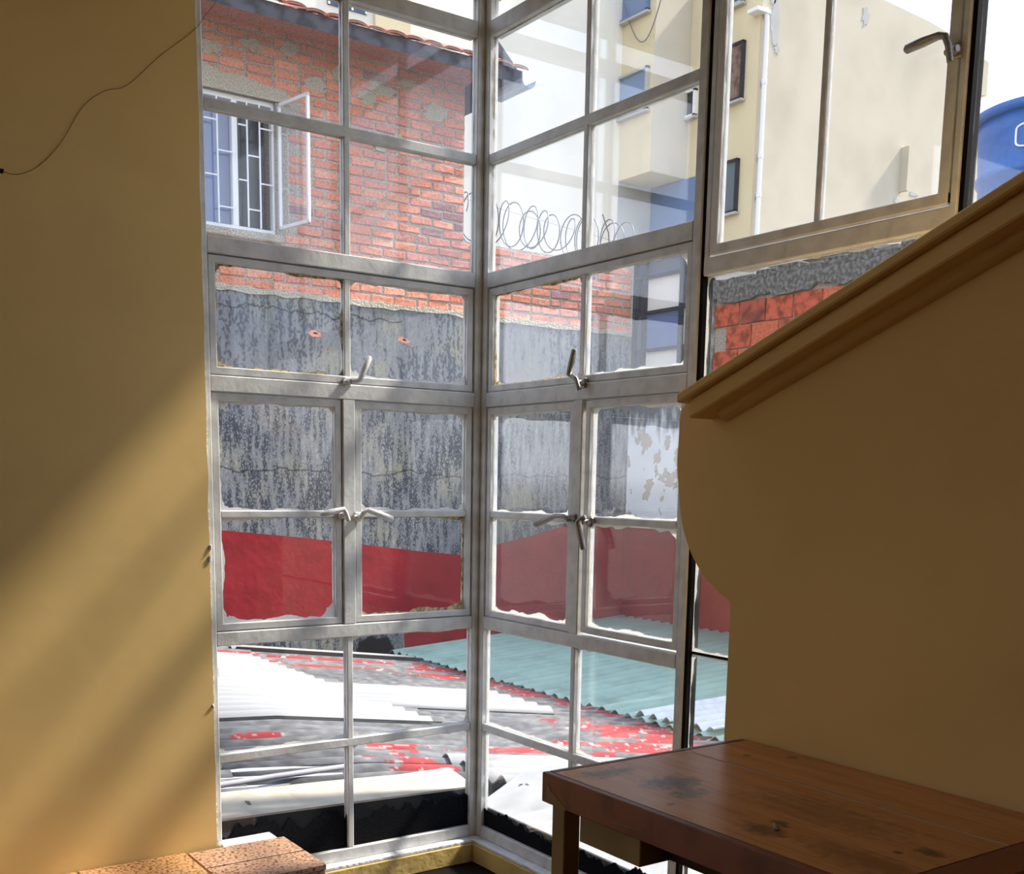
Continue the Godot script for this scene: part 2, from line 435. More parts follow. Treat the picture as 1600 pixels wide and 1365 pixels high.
# ------------------------------------------------------------------ the room
func build_room() -> void:
	var o: Node
	o = slab(null, "floor", M.dark_floor, Vector3(-5.6, -0.15, -0.12), Vector3(0.12, 0.0, 6.35), 0.0)
	tag(o, "dark brown floor seen as a sliver below the glazed corner", "floor", "", "structure")
	o = slab(null, "ceiling", M.ceiling_paint, Vector3(-5.6, 3.7, -0.12), Vector3(0.12, 3.85, 6.35), 0.0)
	tag(o, "plain ceiling above the glazed corner, out of view", "ceiling", "", "structure")
	# wall to the left of the glazing, its window-side edge a little uneven
	var pts := PackedVector2Array()
	pts.append(Vector2(-2.6, 0.0))
	pts.append(Vector2(-1.083, 0.0))
	var en := noise(9.0, 5, 3)
	for i in range(1, 37):
		pts.append(Vector2(-1.083 + 0.0045 * en.get_noise_2d(i * 0.1, 2.0), i * 0.1))
	pts.append(Vector2(-1.083, 3.7))
	pts.append(Vector2(-2.6, 3.7))
	o = thing("wall_left", "ochre painted wall on the left crossed by soft diagonal sun stripes", "wall", Vector3.ZERO, "structure")
	put(prism(pts, -0.12, 0.03), "wall_panel", M.tan_paint, o)
	slab(o, "wall_panel", M.tan_paint, Vector3(-5.5, 0.0, -0.12), Vector3(-2.6, 0.55, 0.03), 0.0)
	slab(o, "wall_panel", M.tan_paint, Vector3(-5.5, 3.25, -0.12), Vector3(-2.6, 3.7, 0.03), 0.0)
	# added window along this wall, unseen, to bring fill light to the stair wall
	o = thing("window_3", "added white steel window giving fill light to the stair wall, out of view", "window", Vector3.ZERO, "structure")
	for x in [-5.5, -4.55, -3.6, -2.64]: slab(o, "stile", M.window_paint, Vector3(x, 0.55, -0.06), Vector3(x + 0.04, 3.25, -0.02), 0.002)
	for y in [0.55, 1.4, 2.3, 3.21]: slab(o, "rail", M.window_paint, Vector3(-5.5, y, -0.055), Vector3(-2.6, y + 0.04, -0.02), 0.002)
	for x in [-5.46, -4.51, -3.56]: slab(o, "pane", M.glass, Vector3(x, 0.59, -0.042), Vector3(x + 0.91, 3.21, -0.038), 0.0)
	o = thing("trim_1", "narrow white plaster strip between the ochre wall and the window frame", "trim", Vector3.ZERO, "structure")
	var tp := PackedVector2Array()
	for i in 38: tp.append(Vector2(-1.096, i * 0.1))
	for i in 38: tp.append(Vector2(-1.074 + 0.003 * en.get_noise_2d(i * 0.1, 40.0), 3.7 - i * 0.1))
	put(prism(tp, -0.05, 0.012), "plaster_edge", M.white_plaster, o)
	for s in [[-1.084, 1.235, 0.010], [-1.082, 1.27, 0.008], [-1.086, 0.74, 0.006]]:
		var st := begin()
		add_box(st, Vector3.ZERO, Vector3(s[2], s[2] * 2.2, 0.006), 0.002, 0.002)
		put(done(st), "chip", M.white_plaster, o, Transform3D(Basis(), Vector3(s[0], s[1], 0.032)))
	o = thing("wall_right", "ochre wall beyond and above the glazing on the right", "wall", Vector3.ZERO, "structure")
	slab(o, "wall_panel", M.tan_paint, Vector3(0.0, 0.0, 2.76), Vector3(0.12, 3.7, 6.2), 0.0)
	slab(o, "lintel", M.tan_paint, Vector3(0.0, 3.26, 0.0), Vector3(0.12, 3.7, 2.76), 0.0)
	slab(o, "lintel", M.tan_paint, Vector3(-1.083, 3.26, -0.12), Vector3(0.12, 3.7, 0.0), 0.0)
	o = slab(null, "wall_back", M.tan_paint, Vector3(-5.5, 0.0, 6.2), Vector3(0.0, 3.7, 6.35), 0.0)
	tag(o, "ochre wall behind the viewer, out of view", "wall", "", "structure")
	o = slab(null, "wall_side", M.tan_paint, Vector3(-5.6, 0.0, 0.03), Vector3(-5.5, 3.7, 6.2), 0.0)
	tag(o, "ochre wall far to the left, out of view", "wall", "", "structure")
	# low kerb under the glazing
	o = thing("trim_2", "low ochre kerb with a white painted top under the glazed corner", "kerb", Vector3.ZERO, "structure")
	slab(o, "kerb", M.kerb_paint, Vector3(-1.083, 0.0, -0.10), Vector3(-0.04, 0.078, 0.045), 0.004)
	slab(o, "kerb", M.kerb_paint, Vector3(-0.045, 0.0, -0.10), Vector3(0.10, 0.078, 2.76), 0.004)
	slab(o, "kerb_top", M.white_plaster, Vector3(-1.083, 0.078, -0.06), Vector3(-0.03, 0.092, 0.04), 0.003)
	slab(o, "kerb_top", M.white_plaster, Vector3(-0.04, 0.078, -0.03), Vector3(0.05, 0.092, 2.76), 0.003)

func rounded_rect_point(p: Vector2, h: Vector2, d: float, rc: float) -> Vector2:
	var hi := h - Vector2(d, d)
	rc = minf(rc, minf(hi.x, hi.y))
	var q := Vector2(clampf(p.x, -hi.x, hi.x), clampf(p.y, -hi.y, hi.y))
	var cc := hi - Vector2(rc, rc)
	if absf(q.x) > cc.x and absf(q.y) > cc.y:
		var c := Vector2(signf(q.x) * cc.x, signf(q.y) * cc.y)
		var v := q - c
		if v.length() > rc: q = c + v.normalized() * rc
	return q

var pane_no := 0
var hazy := false
# a pane with its rim of old paint; local axes u, v, w
func pane(parent: Node, u0: float, u1: float, v0: float, v1: float, w: float, paint := 0.006, corner := 0.012, smear: Material = null, dusty := false) -> void:
	pane_no += 1
	slab(parent, "pane", M.dusty_glass if dusty else (M.glass if hazy else M.clear_glass), Vector3(u0, v0, w - 0.002), Vector3(u1, v1, w + 0.002), 0.0)
	if paint <= 0.0: return
	var n := noise(1.0, 200 + pane_no, 4)
	var h := Vector2((u1 - u0) * 0.5, (v1 - v0) * 0.5)
	var c := Vector2((u0 + u1) * 0.5, (v0 + v1) * 0.5)
	var outer := []
	var inner := []
	var per := 60
	var loop := [Vector2(-1, -1), Vector2(1, -1), Vector2(1, 1), Vector2(-1, 1)]
	for s in 4:
		for k in per:
			var e: Vector2 = (loop[s] as Vector2).lerp(loop[(s + 1) % 4], k / float(per))
			var p := Vector2(e.x * h.x, e.y * h.y)
			var d := paint * clampf(0.55 + 1.5 * n.get_noise_2d(p.x * 6.0, p.y * 6.0), 0.12, 2.0)
			if s == 0: d *= 1.3
			outer.append(p)
			inner.append(rounded_rect_point(p, h, d, corner * clampf(1.0 + 1.5 * n.get_noise_2d(p.x * 5.0 + 30.0, p.y * 5.0), 0.5, 1.8)))
	var st := begin()
	for i in outer.size():
		var j := (i + 1) % outer.size()
		var w1 := w + 0.0036
		var w2 := w + 0.0024
		quad(st, Vector3(c.x + outer[i].x, c.y + outer[i].y, w1), Vector3(c.x + outer[j].x, c.y + outer[j].y, w1), Vector3(c.x + inner[j].x, c.y + inner[j].y, w1), Vector3(c.x + inner[i].x, c.y + inner[i].y, w1))
		quad(st, Vector3(c.x + inner[i].x, c.y + inner[i].y, w1), Vector3(c.x + inner[j].x, c.y + inner[j].y, w1), Vector3(c.x + inner[j].x, c.y + inner[j].y, w2), Vector3(c.x + inner[i].x, c.y + inner[i].y, w2))
	put(done(st), "paint_smear", smear if smear else M.smear, parent)

# a ragged black crust along the foot of a pane
func mould(parent: Node, u0: float, u1: float, v: float, hgt: Array, w: float, sd: int) -> void:
	var n := noise(1.0, sd, 5)
	var pts := PackedVector2Array()
	pts.append(Vector2(u0, v)); pts.append(Vector2(u1, v))
	var k := 130
	for i in k + 1:
		var f := 1.0 - i / float(k)
		var hh: float = lerpf(hgt[0], hgt[1], f)
		pts.append(Vector2(lerpf(u0, u1, f), v + hh * (1.0 + 0.5 * n.get_noise_2d(f * 5.0, 0.0)) + 0.010 * n.get_noise_2d(f * 26.0, 5.0) + 0.003))
	put(prism(pts, w, w + 0.0045), "mould_strip", M.mould, parent)

func crank(parent: Node, plate: Vector3, pts: Array, metal: Material) -> void:
	var st := begin()
	add_box(st, plate + Vector3(0, 0, -0.012), Vector3(0.030, 0.034, 0.014), 0.004)
	add_tube(st, [plate + Vector3(0, 0, -0.01), plate + Vector3(0, 0, 0.018)], [0.011, 0.0095], 10)
	add_tube(st, [plate + Vector3(-0.02, 0.0, 0.0), plate + Vector3(0.014, 0.0, 0.004)], [0.007, 0.008], 8)
	var r := []
	for i in pts.size(): r.append(0.008 if i < pts.size() - 3 else (0.009 if i < pts.size() - 2 else 0.0115))
	r[-1] = 0.0105
	var tip: Vector3 = pts[-1] + (pts[-1] - pts[-2]).normalized() * 0.005
	pts.append(tip); r.append(0.006)
	add_tube(st, pts, r, 10)
	put(done(st), "handle", metal, parent)

func bar(parent: Node, called: String, u0: float, u1: float, v0: float, v1: float, w0: float, w1: float, bev := 0.003) -> MeshInstance3D:
	return slab(parent, called, M.window_paint, Vector3(u0, v0, w0), Vector3(u1, v1, w1), bev)

# sash: one welded frame mesh with muntins; returns it so that panes and handle become its children
func sash(parent: Node, u0: float, u1: float, v0: float, v1: float, face: float, w0: float, w1: float) -> MeshInstance3D:
	var st := begin()
	add_box(st, Vector3((u0 + u1) * 0.5, v0 + face * 0.5, (w0 + w1) * 0.5), Vector3(u1 - u0, face, w1 - w0), 0.0025)
	add_box(st, Vector3((u0 + u1) * 0.5, v1 - face * 0.5, (w0 + w1) * 0.5), Vector3(u1 - u0, face, w1 - w0), 0.0025)
	add_box(st, Vector3(u0 + face * 0.5, (v0 + v1) * 0.5, (w0 + w1) * 0.5 - 0.0003), Vector3(face, v1 - v0 - 0.001, w1 - w0), 0.0025)
	add_box(st, Vector3(u1 - face * 0.5, (v0 + v1) * 0.5, (w0 + w1) * 0.5 - 0.0003), Vector3(face, v1 - v0 - 0.001, w1 - w0), 0.0025)
	return put(done(st), "sash", M.window_paint, parent)

const GW := -0.026   # glass depth

func light_pair(root: Node3D, a: float, b: float, m: float, mould_h: Array, hand: Dictionary) -> void:
	# main rails
	for r in [[0.092, 0.138], [0.935, 0.982], [1.777, 1.829], [2.211, 2.264], [3.077, 3.131], [3.22, 3.26]]:
		bar(root, "rail", a, b, r[0], r[1], -0.05, 0.0)
	# upright between the two side-hung sashes
	bar(root, "mullion", m - 0.024, m + 0.024, 0.982, 1.777, -0.05, -0.0005)
	# fixed lights: one upright and one cross bar each
	for f in [[0.138, 0.935, 0.527, 0.558], [2.264, 3.077, 2.646, 2.680]]:
		bar(root, "muntin", m - 0.0115, m + 0.0115, f[0], f[1], -0.04, -0.004)
		bar(root, "muntin", a, b, f[2], f[3], -0.04, -0.0035)
		var low: bool = f[0] < 1.0
		var no := 0
		for u in [[a, m - 0.0115], [m + 0.0115, b]]:
			for v in [[f[0], f[2]], [f[3], f[1]]]:
				pane(root, u[0], u[1], v[0], v[1], GW, 0.007 if low else 0.0035, 0.022 if low else 0.008, M.rust_smear if no == 1 and not low else null, not low and not hazy)
				no += 1
	bar(root, "muntin", m - 0.0115, m + 0.0115, 3.131, 3.22, -0.04, -0.004)
	pane(root, a, m - 0.0115, 3.131, 3.22, GW, 0.003)
	pane(root, m + 0.0115, b, 3.131, 3.22, GW, 0.003)
	mould(root, a, m - 0.0115, 0.138, mould_h[0], GW + 0.0045, 301 + int(a * 10))
	mould(root, m + 0.0115, b, 0.138, mould_h[1], GW + 0.0045, 311 + int(a * 10))
	# top-hung sash above the pair
	var s := sash(root, a + 0.004, b - 0.004, 1.833, 2.207, 0.024, -0.042, -0.007)
	bar(s, "muntin", m - 0.012, m + 0.012, 1.857, 2.183, -0.04, -0.009)
	pane(s, a + 0.028, m - 0.012, 1.857, 2.183, GW, 0.008, 0.03, M.rust_smear)
	pane(s, m + 0.012, b - 0.028, 1.857, 2.183, GW, 0.008, 0.03)
	crank(s, hand.top[0], hand.top[1], hand.metal)
	# the side-hung pair
	for side in 2:
		var u0: float = (a + 0.004) if side == 0 else (m + 0.024 + hand.gap)
		var u1: float = (m - 0.024 - 0.004) if side == 0 else (b - 0.004)
		s = sash(root, u0, u1, 0.986 + (hand.gap - 0.004) * side, 1.773, 0.024, -0.042, -0.007)
		bar(s, "muntin", u0 + 0.024, u1 - 0.024, 1.366, 1.390, -0.04, -0.009)
		pane(s, u0 + 0.024, u1 - 0.024, 1.390, 1.749, GW, 0.008, 0.035)
		pane(s, u0 + 0.024, u1 - 0.024, 1.010 + (hand.gap - 0.004) * side, 1.366, GW, 0.011, 0.04, M.rust_smear if side == 1 and a < -0.5 else null)
		var h: Array = hand.pair[side]
		crank(s, h[0], h[1], hand.metal)

func build_windows() -> void:
	var w1 := thing("window_1", "white steel window left of the corner post, five rows of small panes", "window", Vector3.ZERO, "structure")
	# shared corner post, an angle section
	var st := begin()
	add_box(st, Vector3(0.004, 1.676, -0.02), Vector3(0.068, 3.168, 0.04), 0.003)
	add_box(st, Vector3(0.019, 1.676, 0.015), Vector3(0.038, 3.168, 0.032), 0.003)
	put(done(st), "corner_post", M.window_paint, w1)
	bar(w1, "stile", -1.080, -1.055, 0.092, 3.26, -0.05, 0.002)
	var hl := {"metal": M.handle_paint, "gap": 0.004, "top": [Vector3(-0.562, 1.836, 0.012), [Vector3(-0.56, 1.836, 0.028), Vector3(-0.54, 1.838, 0.034), Vector3(-0.531, 1.842, 0.036), Vector3(-0.512, 1.884, 0.037), Vector3(-0.494, 1.921, 0.037)]],
		"pair": [[Vector3(-0.584, 1.378, 0.012), [Vector3(-0.575, 1.356, 0.03), Vector3(-0.586, 1.382, 0.034), Vector3(-0.596, 1.396, 0.036), Vector3(-0.64, 1.387, 0.037), Vector3(-0.682, 1.377, 0.037)]], [Vector3(-0.524, 1.368, 0.012), [Vector3(-0.53, 1.36, 0.028), Vector3(-0.518, 1.382, 0.033), Vector3(-0.503, 1.393, 0.036), Vector3(-0.45, 1.377, 0.037), Vector3(-0.403, 1.361, 0.037)]]]}
	light_pair(w1, -1.055, -0.030, -0.555, [[0.13, 0.125], [0.105, 0.12]], hl)

	hazy = true
	var w2 := thing("window_2", "white steel window right of the corner post, running behind the stair wall", "window", Vector3.ZERO, "structure")
	w2.transform = Transform3D(Basis(Vector3(0, 0, 1), Vector3(0, 1, 0), Vector3(-1, 0, 0)), Vector3.ZERO)
	var hr := {"metal": M.handle_metal, "gap": 0.010, "top": [Vector3(0.624, 1.830, 0.012), [Vector3(0.634, 1.806, 0.026), Vector3(0.624, 1.842, 0.034), Vector3(0.605, 1.852, 0.036), Vector3(0.588, 1.857, 0.037), Vector3(0.602, 1.896, 0.037), Vector3(0.615, 1.933, 0.037)]],
		"pair": [[Vector3(0.588, 1.380, 0.012), [Vector3(0.592, 1.376, 0.028), Vector3(0.575, 1.388, 0.034), Vector3(0.530, 1.387, 0.036), Vector3(0.47, 1.369, 0.037), Vector3(0.42, 1.353, 0.037)]], [Vector3(0.676, 1.372, 0.012), [Vector3(0.684, 1.390, 0.026), Vector3(0.668, 1.384, 0.034), Vector3(0.653, 1.371, 0.037), Vector3(0.672, 1.327, 0.037), Vector3(0.690, 1.285, 0.037)]]]}
	light_pair(w2, 0.030, 1.115, 0.594, [[0.07, 0.05], [0.06, 0.08]], hr)
	bar(w2, "stile", 1.115, 1.150, 0.092, 3.26, -0.05, 0.0)
	slab(w2, "gasket", M.rubber, Vector3(1.150, 0.092, -0.045), Vector3(1.164, 3.26, -0.006), 0.0)
	# second bay: a tall top-hung sash over fixed lights
	bar(w2, "stile", 1.164, 1.186, 2.10, 3.26, -0.05, -0.002)
	bar(w2, "rail", 1.164, 1.975, 2.102, 2.150, -0.05, -0.001)
	bar(w2, "rail", 1.164, 1.975, 3.20, 3.26, -0.05, -0.001)
	var s := sash(w2, 1.190, 1.962, 2.154, 3.196, 0.028, -0.026, 0.004)
	bar(s, "muntin", 1.562, 1.582, 2.182, 3.168, -0.024, -0.002)
	pane(s, 1.218, 1.562, 2.182, 3.168, -0.014, 0.003, 0.006)
	pane(s, 1.582, 1.934, 2.182, 3.168, -0.014, 0.002, 0.006)
	crank(s, Vector3(1.958, 2.484, 0.016), [Vector3(1.962, 2.455, 0.03), Vector3(1.958, 2.49, 0.036), Vector3(1.948, 2.512, 0.037), Vector3(1.932, 2.517, 0.038), Vector3(1.89, 2.515, 0.038), Vector3(1.848, 2.512, 0.038)], M.handle_metal)
	bar(w2, "stile", 1.966, 1.985, 0.092, 3.26, -0.05, 0.001)
	slab(w2, "gasket", M.rubber, Vector3(1.985, 0.092, -0.045), Vector3(1.997, 3.26, -0.008), 0.0)
	# lights under the tall sash and beyond it
	bar(w2, "rail", 1.164, 1.966, 0.092, 0.138, -0.05, 0.0)
	slab(w2, "glazing_joint", M.rubber, Vector3(1.164, 0.988, -0.032), Vector3(1.966, 0.996, -0.018), 0.001)
	pane(w2, 1.164, 1.966, 0.996, 2.102, GW, 0.010, 0.03)
	pane(w2, 1.164, 1.966, 0.138, 0.988, GW, 0.009, 0.02)
	bar(w2, "rail", 1.997, 2.72, 0.092, 0.138, -0.05, 0.0)
	bar(w2, "rail", 1.997, 2.72, 3.20, 3.26, -0.05, 0.0)
	pane(w2, 1.997, 2.72, 0.138, 3.20, GW, 0.0)
	bar(w2, "stile", 2.72, 2.76, 0.092, 3.26, -0.05, 0.0)

func build_stair_wall() -> void:
	var o := thing("wall_stair", "ochre stair wall on the right with a bulging curved end", "wall", Vector3.ZERO, "structure")
	# outline in (z, y), the face towards the room at x = -0.25
	var T := Transform3D(Basis(Vector3(0, 0, 1), Vector3(0, 1, 0), Vector3(1, 0, 0)), Vector3.ZERO)
	var key := [Vector2(1.577, 0.0), Vector2(1.577, 1.185), Vector2(1.574, 1.201), Vector2(1.531, 1.222), Vector2(1.476, 1.26), Vector2(1.424, 1.317), Vector2(1.385, 1.392), Vector2(1.366, 1.478), Vector2(1.355, 1.556), Vector2(1.357, 1.615), Vector2(1.362, 1.70), Vector2(1.40, 1.725)]
	var pts := PackedVector2Array()
	for i in key.size():
		if i < 3 or i >= key.size() - 2: pts.append(key[i]); continue
		for k in 4:
			pts.append((key[i] as Vector2).cubic_interpolate(key[i + 1], key[i - 1], key[mini(i + 2, key.size() - 1)], k / 4.0))
	var slope := 0.3925
	pts.append(Vector2(6.2, 1.725 + slope * 4.8)); pts.append(Vector2(6.2, 0.0))
	put(prism(pts, -0.25, -0.11, T), "wall_panel", M.tan_stair, o)
	# handrail moulding: each run is a strip of profile (x outwards, height below the sloping top line) mitred square at the foot
	var runs := {
		"handrail_cap": [-0.360, -0.02, 0.0, -0.024, 1.462],
		"handrail_fascia": [-0.335, -0.05, -0.024, -0.070, 1.482],
		"handrail_bead": [-0.287, -0.10, -0.070, -0.098, 1.535],
	}
	for n in runs:
		var r: Array = runs[n]
		var z0: float = r[4]
		var st := begin()
		var cut := func(z: float, depth: float) -> float: return 1.736 + slope * (z - 1.472) + depth
		var x0: float = r[0]
		var x1: float = r[1]
		var prof := [Vector2(x0 + 0.004, r[2]), Vector2(x0, r[2] - 0.004), Vector2(x0, r[3] + 0.004), Vector2(x0 + 0.004, r[3]), Vector2(x1, r[3]), Vector2(x1, r[2])]
		if n == "handrail_bead":
			prof = []
			for k in 7:
				var a := PI * 0.5 * k / 6.0
				prof.append(Vector2(-0.25 - 0.037 * cos(a), lerpf(r[2], r[3], sin(a))))
			prof.append(Vector2(x1, r[3])); prof.append(Vector2(x1, r[2]))
		for i in prof.size():
			var p: Vector2 = prof[i]
			var q: Vector2 = prof[(i + 1) % prof.size()]
			quad(st, Vector3(p.x, cut.call(z0, p.y), z0), Vector3(q.x, cut.call(z0, q.y), z0), Vector3(q.x, cut.call(6.2, q.y), 6.2), Vector3(p.x, cut.call(6.2, p.y), 6.2))
		for i in range(1, prof.size() - 1):
			tri(st, Vector3(prof[0].x, cut.call(z0, prof[0].y), z0), Vector3(prof[i + 1].x, cut.call(z0, prof[i + 1].y), z0), Vector3(prof[i].x, cut.call(z0, prof[i].y), z0))
		put(done(st), n, M.tan_stair, o)

func build_ledge() -> void:
	var o := thing("tile_ledge", "low ledge of speckled brown tiles at the foot of the ochre wall", "ledge")
	slab(o, "ledge_body", M.grout, Vector3(-2.9, 0.0, 0.046), Vector3(-0.856, 0.222, 0.382), 0.0)
	slab(o, "plaster_lip", M.white_plaster, Vector3(-1.072, 0.18, -0.02), Vector3(-0.87, 0.250, 0.046), 0.006)
	var x := -0.845
	var k := 0
	while x > -2.8:
		for z in [[0.034, 0.212], [0.214, 0.39]]:
			slab(o, "tile", M.ledge_tile if k == 0 else M.ledge_tile_warm, Vector3(x - 0.349, 0.224, z[0] + (0.012 if k == 0 else 0.0)), Vector3(x, 0.246, z[1]), 0.003)
		for h in [[0.0, 0.11], [0.113, 0.222]]:
			slab(o, "tile", M.ledge_tile, Vector3(x - 0.349, h[0], 0.378), Vector3(x - 0.003, h[1], 0.388), 0.002)
		x -= 0.353
		k += 1
	for h in [[0.0, 0.11], [0.113, 0.222]]:
		slab(o, "tile", M.ledge_tile, Vector3(-0.857, h[0], 0.046), Vector3(-0.847, h[1], 0.376), 0.002)

func build_table() -> void:
	var o := thing("work_table", "stained varnished wooden table against the stair wall", "table")
	var top := func(called: String, x0: float, x1: float, z0: float, z1: float) -> void:
		var st := begin()
		add_box(st, Vector3((x0 + x1) * 0.5, 0.826, (z0 + z1) * 0.5), Vector3(x1 - x0, 0.046, z1 - z0), 0.0015)
		put(done(st), called, M.wood_edge, o)
		var f := begin()
		var y := 0.8497
		quad_uv(f, [Vector3(x0 + 0.001, y, z0 + 0.001), Vector3(x0 + 0.001, y, z1 - 0.001), Vector3(x1 - 0.001, y, z1 - 0.001), Vector3(x1 - 0.001, y, z0 + 0.001)], [Vector2((x0 + 0.92) / 0.68, (z0 - 1.6) / 1.1), Vector2((x0 + 0.92) / 0.68, (z1 - 1.6) / 1.1), Vector2((x1 + 0.92) / 0.68, (z1 - 1.6) / 1.1), Vector2((x1 + 0.92) / 0.68, (z0 - 1.6) / 1.1)])
		put(done(f), "varnished_face", M.plank, o.get_child(o.get_child_count() - 1))
	top.call("plank", -0.882, -0.477, 1.662, 2.528)
	top.call("plank", -0.471, -0.256, 1.662, 2.528)
	slab(o, "seam", M.seam_filler, Vector3(-0.4768, 0.81, 1.664), Vector3(-0.4712, 0.8493, 2.526), 0.0)
	slab(o, "edge_band", M.wood_edge, Vector3(-0.902, 0.781, 1.644), Vector3(-0.8835, 0.850, 2.62), 0.002)
	slab(o, "edge_band", M.wood_edge, Vector3(-0.882, 0.781, 1.644), Vector3(-0.256, 0.850, 1.6605), 0.002)
	slab(o, "end_board", M.wood_edge, Vector3(-0.882, 0.790, 2.5295), Vector3(-0.256, 0.850, 2.62), 0.002)
	# pale worn patch where the veneer has come off
	var pp := PackedVector2Array([Vector2(1.664, 0.826), Vector2(1.668, 0.829), Vector2(1.680, 0.812), Vector2(1.703, 0.802), Vector2(1.735, 0.786), Vector2(1.738, 0.782), Vector2(1.664, 0.782)])
	put(prism(pp, -0.9032, -0.9015, Transform3D(Basis(Vector3(0, 0, 1), Vector3(0, 1, 0), Vector3(1, 0, 0)), Vector3.ZERO)), "worn_patch", M.wood_pale, o)
	for p in [[-0.886, 1.664], [-0.886, 2.54], [-0.305, 1.664], [-0.305, 2.54]]:
		slab(o, "leg", M.wood_pale, Vector3(p[0], 0.0, p[1]), Vector3(p[0] + 0.046, 0.781, p[1] + 0.046), 0.002)
	var d := slab(o, "drawer_box", M.wood_pale, Vector3(-0.862, 0.703, 1.735), Vector3(-0.40, 0.779, 1.94), 0.002)
	d.set_meta("label", "shallow pale drawer box under the table top")
	slab(o, "under_shelf", M.wood_dark, Vector3(-0.80, 0.715, 1.942), Vector3(-0.34, 0.779, 2.10), 0.002)
	slab(o, "apron", M.wood_dark, Vector3(-0.84, 0.74, 2.10), Vector3(-0.34, 0.781, 2.535), 0.001)
	# a scratch on the front band
	put(tube([Vector3(-0.9022, 0.802, 1.858), Vector3(-0.9024, 0.7985, 1.905), Vector3(-0.9024, 0.8, 1.95), Vector3(-0.9022, 0.806, 1.985)], [0.0007, 0.0012, 0.0012, 0.0006], 5), "scratch", M.wood_pale, o)
	var st := begin()
	add_box(st, Vector3.ZERO, Vector3(0.022, 0.008, 0.009), 0.002, 0.0025)
	o = put(done(st), "wood_chip", M.wood_chip, null, Transform3D(Basis(Vector3.UP, 0.7), Vector3(-0.770, 0.8545, 2.224)))
	tag(o, "small pale wood chip lying on the stained table top", "chip")

func build_wall_bits() -> void:
	var pts := []
	for p in [[-1.662, 2.349], [-1.62, 2.347], [-1.564, 2.378], [-1.50, 2.45], [-1.431, 2.565], [-1.365, 2.622], [-1.30, 2.65], [-1.2, 2.752], [-1.095, 2.846], [-1.047, 2.908], [-0.99, 2.985], [-0.93, 3.07]]:
		pts.append(Vector3(p[0], p[1], 0.0335 if p[0] < -1.09 else 0.02))
	var smooth := []
	for i in pts.size() - 1:
		for k in 4:
			smooth.append((pts[i] as Vector3).cubic_interpolate(pts[i + 1], pts[maxi(i - 1, 0)], pts[mini(i + 2, pts.size() - 1)], k / 4.0))
	smooth.append(pts[-1])
	var o := put(tube(smooth, [0.0008], 6), "thin_wire", M.wire_brown)
	tag(o, "thin brown wire running slantwise up the left ochre wall", "wire")
	var st := begin()
	add_tube(st, [Vector3(-1.69, 2.352, 0.032), Vector3(-1.676, 2.348, 0.045), Vector3(-1.662, 2.346, 0.036)], [0.008, 0.007, 0.005], 7)
	add_tube(st, [Vector3(-1.672, 2.35, 0.034), Vector3(-1.658, 2.352, 0.038)], [0.005, 0.003], 6)
	o = put(done(st), "wall_hook", M.iron_black)
	tag(o, "small black iron hook holding the wire at the far left", "hook")

